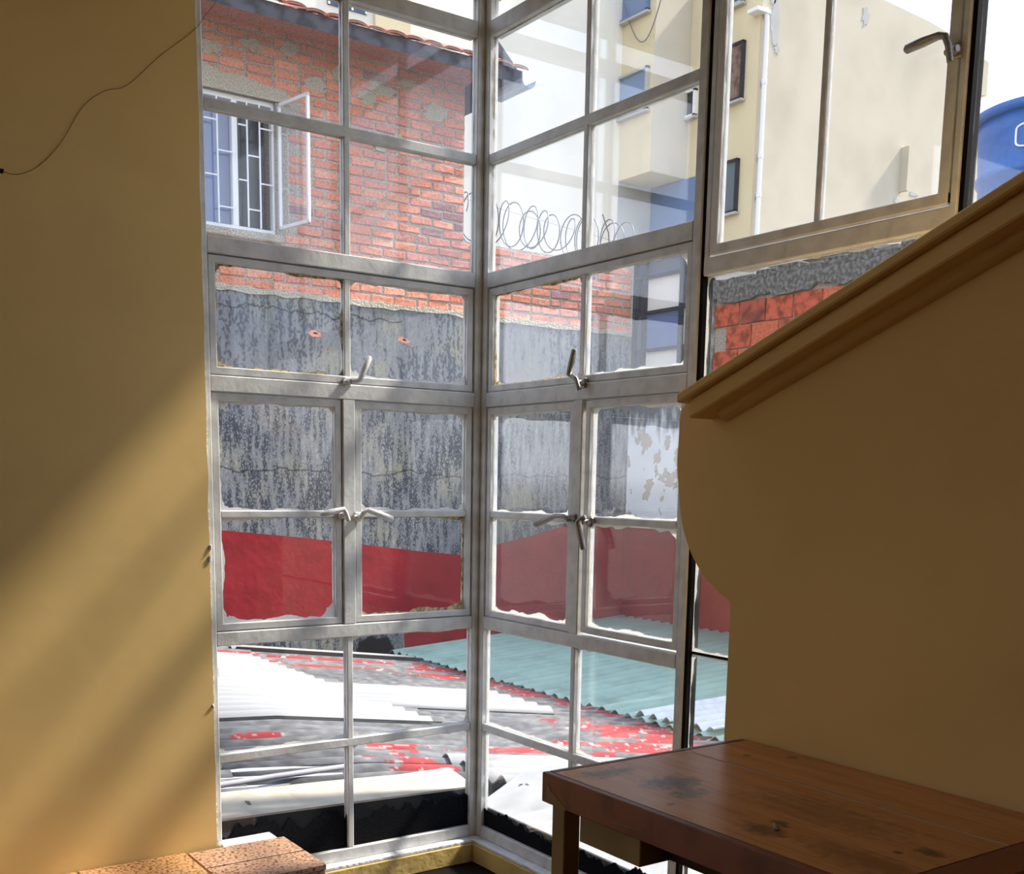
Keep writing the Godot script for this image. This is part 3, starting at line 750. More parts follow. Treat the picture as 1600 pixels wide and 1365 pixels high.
# ------------------------------------------------------------------ outside
func build_brick_house() -> void:
	var o := thing("brick_house", "old brick house behind the left window with grey cement base and red band", "house")
	var zf := -4.887
	# body, with the window opening left free
	var zb := zf - 0.01
	var S := func(called: String, lo: Vector3, hi: Vector3) -> void: slab(o, called, M.mortar, lo, hi, 0.0)
	S.call("wall", Vector3(-3.0, -3.2, zb - 0.25), Vector3(0.70, 4.76, zb))
	S.call("wall", Vector3(0.70, 4.335, zb - 0.25), Vector3(1.305, 4.95, zb))
	S.call("wall", Vector3(0.70, -3.2, zb - 0.25), Vector3(1.305, 3.365, zb))
	S.call("wall", Vector3(1.305, -3.2, zb - 0.25), Vector3(3.018, 4.95, zb))
	S.call("wall", Vector3(2.768, -3.2, -9.0), Vector3(3.018, 4.95, zb - 0.25))
	S.call("wall", Vector3(-3.0, -3.2, -9.0), Vector3(-2.75, 4.95, zb - 0.25))
	S.call("wall", Vector3(-2.75, -3.2, -9.0), Vector3(2.768, 4.95, -8.75))
	S.call("garden_wall", Vector3(3.018, -3.2, zb - 0.2), Vector3(4.95, 3.548, zb))
	# bricks
	var variants := []
	for i in 6:
		var st := begin()
		add_box(st, Vector3.ZERO, Vector3(0.199, 0.057, 0.05), 0.006, 0.0045)
		variants.append(done(st))
	var halves := []
	for i in 3:
		var st := begin()
		add_box(st, Vector3.ZERO, Vector3(0.089, 0.057, 0.05), 0.006, 0.0045)
		halves.append(done(st))
	var count := 0
	var rest := begin()
	var bn := noise(1.3, 101, 2)
	for row in 27:
		var y := 2.978 + row * 0.0745
		if y > 4.93: break
		var right := 4.93 if y < 3.54 else 3.014
		var x: float = right
		var first := true
		while x > -1.6:
			var half: bool = (first and row % 2 == 1) or rng.randf() < 0.07
			first = false
			var L := 0.094 if half else 0.204
			var cx := x - L * 0.5
			x -= L + 0.013
			if cx + L * 0.5 > 0.705 and cx - L * 0.5 < 1.30 and y > 3.33 and y < 4.37: continue
			var dz := rng.randf_range(-0.005, 0.004)
			var dull := bn.get_noise_2d(cx, y)
			var tone := rng.randi() % 6
			if rng.randf() < 0.035 or (cx > 2.6 and y > 3.5 and y < 3.8 and rng.randf() < 0.45): tone = 6
			elif dull > 0.35: tone = 4
			var hidden: bool = (cx > 3.02 and cx < 3.28) or y > 4.86 or (cx > 1.9 and cx < 2.02) or cx < 0.62
			if hidden or count >= 298:
				add_box(rest, Vector3(cx, y, zf - 0.025 + dz), Vector3(L, 0.061, 0.05), 0.005, 0.003)
				continue
			count += 1
			var m: Mesh = halves[rng.randi() % 3] if half else variants[rng.randi() % 6]
			put(m, "brick", M["brick_%d" % tone], o, Transform3D(Basis(Vector3.BACK, rng.randf_range(-0.012, 0.012)), Vector3(cx, y + rng.randf_range(-0.003, 0.003), zf - 0.025 + dz)))
	var rs := put(done(rest), "brick_rest", M.brick_0, o)
	rs.set_meta("kind", "stuff")
	# smeared mortar lumps
	var ln := noise(1.0, 111, 3)
	for s in [[0.80, 4.62, 0.10, 0.05], [2.23, 4.60, 0.15, 0.045], [2.08, 4.52, 0.08, 0.05], [2.72, 4.52, 0.13, 0.07], [1.85, 4.64, 0.09, 0.06], [1.42, 4.73, 0.07, 0.05], [2.45, 4.70, 0.09, 0.03], [1.12, 4.70, 0.08, 0.04], [2.35, 4.26, 0.06, 0.03], [2.2, 4.18, 0.07, 0.04], [1.62, 4.52, 0.1, 0.05], [4.62, 3.50, 0.05, 0.03]]:
		var poly := PackedVector2Array()
		for k in 18:
			var a := TAU * k / 18.0
			var r := 1.0 + 0.75 * ln.get_noise_2d(cos(a) * 1.4 + s[0] * 9.0, sin(a) * 1.4 + s[1] * 7.0)
			poly.append(Vector2(s[0] + cos(a) * s[2] * r, s[1] + sin(a) * s[3] * r))
		put(prism(poly, zf - 0.02, zf + 0.006), "mortar_patch", M.mortar_lump, o)
	# rendered band above the window
	var lint := PackedVector2Array([Vector2(0.60, 4.335), Vector2(1.31, 4.335), Vector2(1.42, 4.33), Vector2(1.44, 4.37), Vector2(1.38, 4.43), Vector2(1.2, 4.44), Vector2(1.05, 4.47), Vector2(0.88, 4.46), Vector2(0.74, 4.50), Vector2(0.60, 4.50)])
	put(prism(lint, zf - 0.02, zf + 0.008), "window_lintel", M.mortar_lump, o)
	# cement base with a ragged upper edge, and the red painted band on it
	var cp := PackedVector2Array([Vector2(-1.92, -0.35), Vector2(4.94, -0.35)])
	for i in 92:
		var xx := 4.94 - i * 0.0748
		cp.append(Vector2(xx, 2.925 + 0.022 * ln.get_noise_2d(xx * 6.0, 77.0) + 0.01 * ln.get_noise_2d(xx * 30.0, 5.0)))
	var uvm := begin()
	add_prism(uvm, cp, zf - 0.03, zf + 0.012)
	var cem := done(uvm)
	put(planar(cem, Vector3(0.4, 3.0, 0), Vector3(4.6, 0, 0), Vector3(0, -3.4, 0)), "cement_base", M.cement, o)
	var lip := PackedVector2Array()
	for i in 92: lip.append(Vector2(-1.87 + i * 0.0748, 2.905 + 0.02 * ln.get_noise_2d(i * 0.5, 3.0)))
	for i in 92: lip.append(Vector2(4.938 - i * 0.0748, 2.952 + 0.018 * ln.get_noise_2d(i * 0.7, 13.0)))
	put(prism(lip, zf - 0.03, zf + 0.02), "cement_lip", M.mortar_lump, o)
	var band := PackedVector2Array([Vector2(-1.9, 0.52), Vector2(0.45, 0.41), Vector2(1.4, 0.36), Vector2(2.36, 0.33), Vector2(2.42, 0.2), Vector2(2.46, -0.3), Vector2(4.935, -0.3), Vector2(4.935, 1.13), Vector2(4.21, 1.103), Vector2(3.75, 1.0), Vector2(3.326, 0.918), Vector2(3.118, 0.836), Vector2(2.6, 0.885), Vector2(2.0, 0.96), Vector2(1.4, 1.03), Vector2(0.787, 1.09), Vector2(0.45, 1.12), Vector2(-1.9, 1.36)])
	put(prism(band, zf, zf + 0.016), "red_band", M.red_gloss, o)
	put(prism(PackedVector2Array([Vector2(1.95, -0.05), Vector2(2.42, -0.03), Vector2(2.30, 0.06), Vector2(2.26, 0.15), Vector2(2.15, 0.14), Vector2(2.10, 0.17), Vector2(1.98, 0.12)]), zf, zf + 0.03), "bitumen_patch", M.mould, o)
	for s in [[1.60, 2.65], [2.42, 2.665]]:
		var poly := PackedVector2Array()
		for k in 14:
			var a := TAU * k / 14.0
			var r := 1.0 + 0.6 * ln.get_noise_2d(cos(a) + s[0] * 5.0, sin(a))
			poly.append(Vector2(s[0] + cos(a) * 0.055 * r, s[1] - cos(a) * 0.012 + sin(a) * 0.024 * r))
		put(prism(poly, zf, zf + 0.0125), "broken_spot", M.brick_1, o)
		put(prism(Transform2D(0.0, Vector2(0.35, 0.3), 0.0, Vector2(s[0] * 0.65 + 0.006, s[1] * 0.7 + 0.004)) * poly, zf, zf + 0.0135), "broken_spot_core", M.iron_black, o)
	# window with bars and an opened casement
	var w := slab(o, "window_frame", M.white_metal, Vector3(0.70, 3.365, zf - 0.10), Vector3(1.305, 3.40, zf - 0.045), 0.003)
	for r in [[0.70, 3.40, 0.722, 4.32], [0.965, 3.40, 1.010, 4.32], [1.285, 3.40, 1.305, 4.32], [0.70, 4.30, 1.305, 4.335]]:
		slab(w, "frame_bar", M.white_metal, Vector3(r[0], r[1], zf - 0.10) - w.position, Vector3(r[2], r[3], zf - 0.045) - w.position, 0.003)
	slab(w, "window_pane", M.glass, Vector3(0.72, 3.40, zf - 0.085) - w.position, Vector3(0.967, 4.30, zf - 0.08) - w.position, 0.0)
	slab(w, "sky_reflection_sheet", M.mid_blue_pane, Vector3(0.72, 3.40, zf - 0.16) - w.position, Vector3(0.99, 4.30, zf - 0.15) - w.position, 0.0)  # blue sheet behind the left glass paints in its sky reflection
	slab(w, "dark_interior", M.dark_pane, Vector3(0.99, 3.40, zf - 0.24) - w.position, Vector3(1.29, 4.30, zf - 0.22) - w.position, 0.0)
	slab(w, "window_sill", M.mortar_lump, Vector3(0.66, 3.30, zf - 0.02) - w.position, Vector3(1.34, 3.362, zf + 0.035) - w.position, 0.01)
	var gr := begin()
	for x in [0.845, 1.080, 1.180]: add_box(gr, Vector3(x, 3.85, zf - 0.03), Vector3(0.011, 0.90, 0.011))
	for c in [[0.72, 0.845, 4.13], [0.845, 0.965, 3.92], [0.72, 0.845, 3.74], [0.845, 0.965, 3.52], [1.01, 1.08, 4.13], [1.08, 1.18, 3.92], [1.01, 1.08, 3.735], [1.18, 1.285, 4.13], [1.08, 1.18, 3.53], [1.18, 1.285, 3.73]]:
		add_box(gr, Vector3((c[0] + c[1]) * 0.5, c[2], zf - 0.0305), Vector3(c[1] - c[0], 0.010, 0.010))
	put(done(gr), "window_grille", M.white_metal, o)
	# casement swung outwards, hinged at the right of the opening
	var hinge := Transform3D(Basis(Vector3.UP, deg_to_rad(-80.0)), Vector3(1.318, 3.40, zf + 0.012))
	var cs := begin()
	for b in [[0.0, 0.0, 0.40, 0.026], [0.0, 0.894, 0.40, 0.92], [0.0, 0.0, 0.022, 0.92], [0.376, 0.0, 0.40, 0.92]]:
		add_box(cs, Vector3((b[0] + b[2]) * 0.5, (b[1] + b[3]) * 0.5, 0.0), Vector3(b[2] - b[0], b[3] - b[1], 0.022), 0.002)
	var cas := put(done(cs), "open_casement", M.white_metal, o, hinge)
	slab(cas, "casement_pane", M.glass, Vector3(0.022, 0.026, -0.002), Vector3(0.378, 0.894, 0.002), 0.0)
	# eave: sloping soffit, clay tiles along it, verge on the right
	var soffit := PackedVector2Array([Vector2(-4.40, 4.73), Vector2(-4.40, 4.83), Vector2(-6.9, 5.83), Vector2(-6.9, 5.73), Vector2(-4.92, 4.945)])
	put(prism(soffit, -3.2, 3.26, Transform3D(Basis(Vector3(0, 0, 1), Vector3(0, 1, 0), Vector3(1, 0, 0)), Vector3.ZERO)), "eave_board", M.eave_board, o)
	var verge := PackedVector2Array([Vector2(3.018, 4.935), Vector2(3.27, 4.70), Vector2(3.27, 4.79), Vector2(3.018, 5.02)])
	put(prism(verge, -8.9, -4.41), "eave_board", M.eave_board, o)
	var hipp := PackedVector2Array([Vector2(-8.9, 4.83), Vector2(-4.41, 4.84), Vector2(-6.6, 5.72)])
	put(prism(hipp, -3.1, 3.1, Transform3D(Basis(Vector3(0, 0, 1), Vector3(0, 1, 0), Vector3(1, 0, 0)), Vector3.ZERO)), "roof_slope", M.roof_clay, o)
	var tl := begin()
	tl.set_smooth_group(0)
	for i in 8:
		var a := PI * i / 8.0
		var b2 := PI * (i + 1) / 8.0
		for k in 1:
			quad(tl, Vector3(-cos(a) * 0.085, sin(a) * 0.026, 0.0), Vector3(-cos(b2) * 0.085, sin(b2) * 0.026, 0.0), Vector3(-cos(b2) * 0.07, 0.0 + sin(b2) * 0.022, -0.5), Vector3(-cos(a) * 0.07, sin(a) * 0.022, -0.5))
			quad(tl, Vector3(-cos(a) * 0.085, sin(a) * 0.026, 0.0), Vector3(-cos(b2) * 0.085, sin(b2) * 0.026, 0.0), Vector3(-cos(b2) * 0.07, sin(b2) * 0.014 - 0.006, 0.0), Vector3(-cos(a) * 0.07, sin(a) * 0.014 - 0.006, 0.0))
	var tile := done(tl)
	for i in 16:
		put(tile, "roof_tile", M.roof_clay, o, Transform3D(Basis(Vector3.RIGHT, 0.38 + rng.randf_range(-0.03, 0.03)), Vector3(0.75 + i * 0.165, 4.835 + rng.randf_range(-0.008, 0.008), -4.37 + rng.randf_range(-0.015, 0.015))))
	var gut := begin()
	for i in 8:
		var a := PI + PI * i / 8.0
		var b2 := PI + PI * (i + 1) / 8.0
		quad(gut, Vector3(cos(a) * 0.07, sin(a) * 0.07, 0.12), Vector3(cos(b2) * 0.07, sin(b2) * 0.07, 0.12), Vector3(cos(b2) * 0.07, sin(b2) * 0.07, -0.3), Vector3(cos(a) * 0.07, sin(a) * 0.07, -0.3))
		quad(gut, Vector3(cos(a) * 0.066, sin(a) * 0.066, 0.12), Vector3(cos(b2) * 0.066, sin(b2) * 0.066, 0.12), Vector3(cos(b2) * 0.066, sin(b2) * 0.066, -0.3), Vector3(cos(a) * 0.066, sin(a) * 0.066, -0.3))
	put(done(gut), "gutter_end", M.gutter_metal, o, Transform3D(Basis(), Vector3(3.255, 4.74, -4.42)))

# the mesh with UVs laid flat over it: origin, and the vectors that u and v run along
func planar(m: ArrayMesh, o: Vector3, du: Vector3, dv: Vector3) -> ArrayMesh:
	var a := m.surface_get_arrays(0)
	var v: PackedVector3Array = a[Mesh.ARRAY_VERTEX]
	var uv := PackedVector2Array()
	for p in v: uv.append(Vector2((p - o).dot(du) / du.length_squared(), (p - o).dot(dv) / dv.length_squared()))
	a[Mesh.ARRAY_TEX_UV] = uv
	var r := ArrayMesh.new()
	r.add_surface_from_arrays(Mesh.PRIMITIVE_TRIANGLES, a)
	return r

func build_razor_wire() -> void:
	var st := begin()
	var pts := []
	for i in 420:
		var f := i / 419.0
		var a := f * TAU * 17.0
		var x := 3.0 + 1.95 * f
		var sag := 0.185 + 0.025 * sin(f * 9.0) + 0.02 * sin(f * 41.0)
		pts.append(Vector3(x + 0.06 * sin(a * 0.5) + 0.05 * sin(f * 23.0), 3.775 - 0.02 * f + sag * sin(a), -4.99 + sag * cos(a) * 0.9))
	add_tube(st, pts, [0.0058], 5)
	for i in range(4, 416, 7):
		var d := Vector3(rng.randf_range(-1, 1), rng.randf_range(-1, 1), rng.randf_range(-1, 1)).normalized() * 0.013
		add_tube(st, [pts[i] - d, pts[i], pts[i] + d], [0.001, 0.005, 0.001], 4)
	var st2 := begin()
	add_tube(st2, [Vector3(3.0, 3.93, -5.0), Vector3(3.9, 3.86, -5.0), Vector3(4.95, 3.78, -5.0)], [0.0022], 4)
	var o := thing("razor_wire", "coil of grey razor wire along the top of the low brick wall", "razor wire")
	put(done(st), "coil", M.wire_steel, o)
	put(done(st2), "straining_wire", M.wire_steel, o)
	put(tube([Vector3(4.75, 3.55, -5.0), Vector3(4.71, 3.85, -4.99), Vector3(4.62, 4.01, -4.98)], [0.006], 6), "bent_stake", M.wire_steel, o)

func build_courtyard_wall() -> void:
	var o := thing("courtyard_wall", "peeling whitewashed wall with red base at the end of the green roof", "wall", Vector3.ZERO, "thing")
	var st := begin()
	add_box(st, Vector3(5.03, -0.392, -2.434), Vector3(0.20, 5.616, 4.868))
	put(planar(done(st), Vector3(4.93, 2.6, -5.0), Vector3(0, 0, 5.0), Vector3(0, -3.0, 0)), "plaster", M.peeled, o)
	slab(o, "red_base", M.red_gloss, Vector3(4.912, -0.2, -4.865), Vector3(4.932, 1.08, 0.0), 0.002)
	for z in [-3.84, -3.62]:
		slab(o, "red_batten", M.red_gloss, Vector3(4.900, 0.2, z), Vector3(4.913, 1.07, z + 0.02), 0.002)

func build_annex() -> void:
	var o := thing("glazed_annex", "dark framed glazing with white and blue panels beside the low brick wall", "glazing")
	slab(o, "wall", M.grey_wall, Vector3(5.05, 2.43, -4.88), Vector3(6.2, 3.62, -3.90), 0.0)
	var zs := [-4.88, -4.745, -4.235, -3.90]
	var ys := [2.435, 2.765, 3.115, 3.44, 3.60]
	var look := [["blue_pane", "white_pane", "blue_pane"], ["grey_pane", "mid_blue_pane", "white_pane"], ["dark_pane", "white_pane", "mid_blue_pane"], ["blue_pane", "blue_pane", "blue_pane"]]
	for r in 4:
		for c in 3:
			slab(o, "panel", M[look[r][c]], Vector3(5.0, ys[r] + 0.014, zs[c] + 0.013), Vector3(5.012, ys[r + 1] - 0.014, zs[c + 1] - 0.013), 0.0)
	for z in zs: slab(o, "frame_bar", M.dark_frame, Vector3(4.96, 2.43, z - 0.019), Vector3(5.05, 3.62, z + 0.019), 0.002)
	for y in ys: slab(o, "frame_bar", M.dark_frame, Vector3(4.965, y - 0.015, -4.88), Vector3(5.05, y + 0.015, -3.90), 0.002)

func build_clay_wall() -> void:
	var o := thing("clay_block_wall", "wall of red hollow clay blocks with rough cement coping", "wall", Vector3.ZERO, "thing")
	slab(o, "wall_core", M.mortar, Vector3(4.945, 2.431, -3.75), Vector3(5.10, 3.22, -0.2), 0.0)
	slab(o, "concrete_post", M.plain_concrete, Vector3(4.90, 2.432, -3.875), Vector3(5.12, 3.28, -3.755), 0.004)
	var vs := []
	for i in 4:
		var st := begin()
		add_box(st, Vector3.ZERO, Vector3(0.08, 0.188, 0.288), 0.005, 0.004)
		vs.append(done(st))
	for row in 3:
		var y := 2.575 + row * 0.199 - 0.0
		var z := -3.605 + (0.0 if row % 2 == 0 else 0.15)
		while z < -0.5:
			put(vs[rng.randi() % 4], "clay_block", M[["clay_a", "clay_b", "clay_c"][rng.randi() % 3]], o, Transform3D(Basis(), Vector3(4.965, y, z)))
			z += 0.30
	var n := noise(1.0, 121, 4)
	var cp := PackedVector2Array()
	for i in 50: cp.append(Vector2(-3.87 + i * 0.07, 3.075 + 0.035 * n.get_noise_2d(i * 0.4, 0.0) + (0.03 if i % 9 < 3 else 0.0)))
	for i in 50: cp.append(Vector2(-0.44 - i * 0.07, 3.225 + 0.012 * absf(25.0 - i) / 5.0 + 0.02 * n.get_noise_2d(i * 0.3, 9.0)))
	put(prism(cp, 4.905, 5.12, Transform3D(Basis(Vector3(0, 0, 1), Vector3(0, 1, 0), Vector3(1, 0, 0)), Vector3.ZERO)), "cement_coping", M.old_concrete, o)
	for k in 12:
		slab(o, "coping_block", M.old_concrete, Vector3(4.95, 3.20, -3.55 + k * 0.24), Vector3(5.10, 3.29 + 0.02 * (k % 3) + maxf(0.0, k - 6) * 0.014, -3.33 + k * 0.24), 0.01)
	var g := slab(null, "loose_roof_sheet", M.plain_concrete, Vector3(-0.7, -0.012, -0.8), Vector3(0.7, 0.012, 0.8), 0.003)
	g.transform = Transform3D(Basis.from_euler(Vector3(0.05, 0.1, 0.06)), Vector3(5.9, 3.46, -3.0))
	tag(g, "grey flat roofing sheet lying behind the clay block wall", "roofing sheet")
	var st2 := begin()
	add_box(st2, Vector3.ZERO, Vector3(0.05, 0.05, 0.36), 0.01, 0.012)
	g = put(done(st2), "white_offcut", M.white_metal, null, Transform3D(Basis.from_euler(Vector3(-0.06, 0, 0)), Vector3(5.0, 3.42, -3.0)))
	tag(g, "white offcut lying on the rough coping of the clay block wall", "offcut")

const DIP := 0.11
func roof_y(x: float) -> float: return (2.3 - x) * DIP if x > -0.2 else 2.5 * DIP + (-0.2 - x) * 0.025

# corrugated sheet over x in [x0, x1] and cross coordinate t in [t0, t1]; z = t + skew * (x - 0.67)
func sheet(x0: float, x1: float, t0: float, t1: float, lift: float, pitch: float, amp: float, skew: float, height: Callable, clip := false) -> ArrayMesh:
	var st := begin()
	st.set_smooth_group(0)
	var steps := int(ceil((t1 - t0) / pitch * 10.0))
	var rows := []
	for i in steps + 1:
		var t := lerpf(t0, t1, i / float(steps))
		var c := amp * cos(TAU * t / pitch)
		var xe := maxf(x0 + 0.01, minf(x1, 0.67 + (-0.235 - t) / 0.2)) if clip else x1
		var xm := clampf(-0.2, x0 + 0.001, xe - 0.001)
		var line := []
		for k in 6:
			var x: float = [x0, xm, xe][k % 3]
			line.append([Vector3(x, height.call(x) + c + lift - (0.007 if k > 2 else 0.0), t + skew * (x - 0.67)), Vector2((x + 2.5) / 5.0, (t + 5.0) / 8.2)])
		rows.append(line)
	for i in steps:
		var p: Array = rows[i]
		var n: Array = rows[i + 1]
		for e in [[p[0], n[0], n[1], p[1]], [p[1], n[1], n[2], p[2]], [p[4], n[4], n[3], p[3]], [p[5], n[5], n[4], p[4]], [p[2], n[2], n[5], p[5]], [p[3], n[3], n[0], p[0]]]:
			quad_uv(st, [e[0][0], e[1][0], e[2][0], e[3][0]], [e[0][1], e[1][1], e[2][1], e[3][1]])
	return done(st)

func build_roofs() -> void:
	var o := thing("asbestos_roof", "low corrugated roof of grey and white sheets with worn red paint", "roof")
	var hy := func(x: float) -> float: return roof_y(x)
	var P := 0.148
	# grey sheets in three columns, the upper lapped over the lower
	var cols := [[0.72, 2.33, 0.0], [-0.90, 0.82, 0.012], [-2.5, -0.80, 0.024]]
	for c in cols.size():
		var t := -4.87 - (0.30 if c == 0 else 0.0)
		var i := 0
		while t < 2.6:
			var a := maxf(t, -5.0)
			var b := t + P * 6.0 + 0.02
			var up: float = cols[c][2] + (0.003 if i % 2 == 0 else 0.0)
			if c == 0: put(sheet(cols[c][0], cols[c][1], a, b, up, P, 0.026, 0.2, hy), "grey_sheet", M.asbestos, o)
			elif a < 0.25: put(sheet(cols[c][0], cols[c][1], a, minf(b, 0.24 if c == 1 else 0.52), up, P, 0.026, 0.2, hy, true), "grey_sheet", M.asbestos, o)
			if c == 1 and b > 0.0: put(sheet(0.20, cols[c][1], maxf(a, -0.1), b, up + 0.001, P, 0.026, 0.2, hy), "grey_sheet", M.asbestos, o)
			t += P * 6.0
			i += 1
	# white sheets laid over
	for w in [[-0.96, 0.665, -4.07, -3.18], [-0.96, 0.665, -3.20, -2.30], [-0.96, 0.665, -2.32, -1.35], [0.60, 1.76, -2.75, -2.02], [0.72, 2.18, -4.60, -4.44], [0.19, 1.62, -0.52, 0.13], [0.21, 1.62, 0.13, 0.66], [0.21, 1.62, 0.64, 1.10]]:
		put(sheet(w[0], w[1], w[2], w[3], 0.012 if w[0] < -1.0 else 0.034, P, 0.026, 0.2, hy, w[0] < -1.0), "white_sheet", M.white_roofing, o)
	var crm := PackedVector2Array([Vector2(-1.30, -0.24), Vector2(-0.98, -0.28), Vector2(-0.55, -0.27), Vector2(-0.2, -0.25), Vector2(0.03, -0.26), Vector2(0.03, -0.06), Vector2(-1.30, -0.06)])
	put(prism(crm, 0.0, 0.008, Transform3D(Basis(Vector3(1, -0.03, 0), Vector3(0, -0.16, 1), Vector3(0, 1, 0)), Vector3(0, 0.262, 0))), "edge_sheet", M.cream_sheet, o)
	var apr := PackedVector2Array([Vector2(0.036, -0.03), Vector2(0.36, -0.06), Vector2(0.36, 2.4), Vector2(0.036, 2.4)])
	put(prism(apr, 0.0, 0.006, Transform3D(Basis(Vector3(1, 0.42, 0), Vector3(0, 0, 1), Vector3(0, 1, 0)), Vector3(0, 0.19, 0))), "edge_sheet", M.pale_sheet, o)
	# under-roof edge near the window so that no daylight shows below
	slab(o, "roof_beam", M.mould, Vector3(-2.5, -0.10, -0.30), Vector3(-0.05, 0.12, -0.22), 0.0)
	slab(o, "roof_deck", M.mould, Vector3(-2.5, -0.35, -4.85), Vector3(2.3, -0.25, 3.0), 0.0)

	o = thing("flashing_sheet", "lilac grey flashing sheet on the roof close to the left window", "flashing")
	var fp := PackedVector2Array([Vector2(-1.30, -0.62), Vector2(-0.62, -0.70), Vector2(-0.32, -0.56), Vector2(-0.38, -0.42), Vector2(-0.75, -0.36), Vector2(-1.30, -0.34)])
	put(prism(fp, 0.0, 0.006, Transform3D(Basis(Vector3(1, -0.045, 0), Vector3(0, 0, 1), Vector3(0, 1, 0)), Vector3(0, roof_y(0.0) + 0.02, 0))), "metal_sheet", M.flashing, o)
	put(tube([Vector3(-1.3, 0.37, -0.30), Vector3(-0.95, 0.355, -0.335), Vector3(-0.7, 0.345, -0.38), Vector3(-0.36, 0.33, -0.43)], [0.012], 7), "edge_roll", M.flashing, o)

	o = thing("green_roof", "pale green corrugated metal roof rising towards the red wall", "roof")
	var gy := func(x: float) -> float: return (x - 2.3) * 0.063 + 0.03
	var t := -4.87
	while t < 2.0:
		put(sheet(2.27, 4.90, t, t + 0.80, 0.0 if int(t * 10.0) % 2 == 0 else 0.003, 0.13, 0.018, 0.0, gy), "green_sheet", M.green_sheet, o)
		t += 0.79
	for k in 2:
		put(sheet(2.30 + k * 0.02, 4.0, -1.88 + k * 0.33, -1.53 + k * 0.35, 0.03 + k * 0.004, 0.12, 0.02, 0.12, gy), "white_sheet", M.white_sheet, o)
	slab(o, "roof_deck", M.mould, Vector3(2.35, -0.30, -4.85), Vector3(4.9, -0.12, 2.0), 0.0)

func wall_window(o: Node, c: Vector3, s: Vector3, glass: Material, frame: Material) -> void:
	# a window let into a wall that faces -x: s.z wide, s.y high
	var f := begin()
	var t := 0.05
	for b in [[0.0, s.y * 0.5 - t * 0.5, s.z, t], [0.0, -s.y * 0.5 + t * 0.5, s.z, t], [s.z * 0.5 - t * 0.5, 0.0, t, s.y], [-s.z * 0.5 + t * 0.5, 0.0, t, s.y]]:
		add_box(f, Vector3(-0.02, b[1], b[0]), Vector3(0.10, b[3], b[2]))
	var w := put(done(f), "window", frame, o, Transform3D(Basis(), c))
	slab(w, "pane", glass, Vector3(-0.01, -s.y * 0.5 + t, -s.z * 0.5 + t), Vector3(0.01, s.y * 0.5 - t, s.z * 0.5 - t), 0.0)
	slab(w, "sill", M.grey_wall, Vector3(-0.10, -s.y * 0.5 - 0.05, -s.z * 0.5 - 0.05), Vector3(0.02, -s.y * 0.5, s.z * 0.5 + 0.05), 0.0)

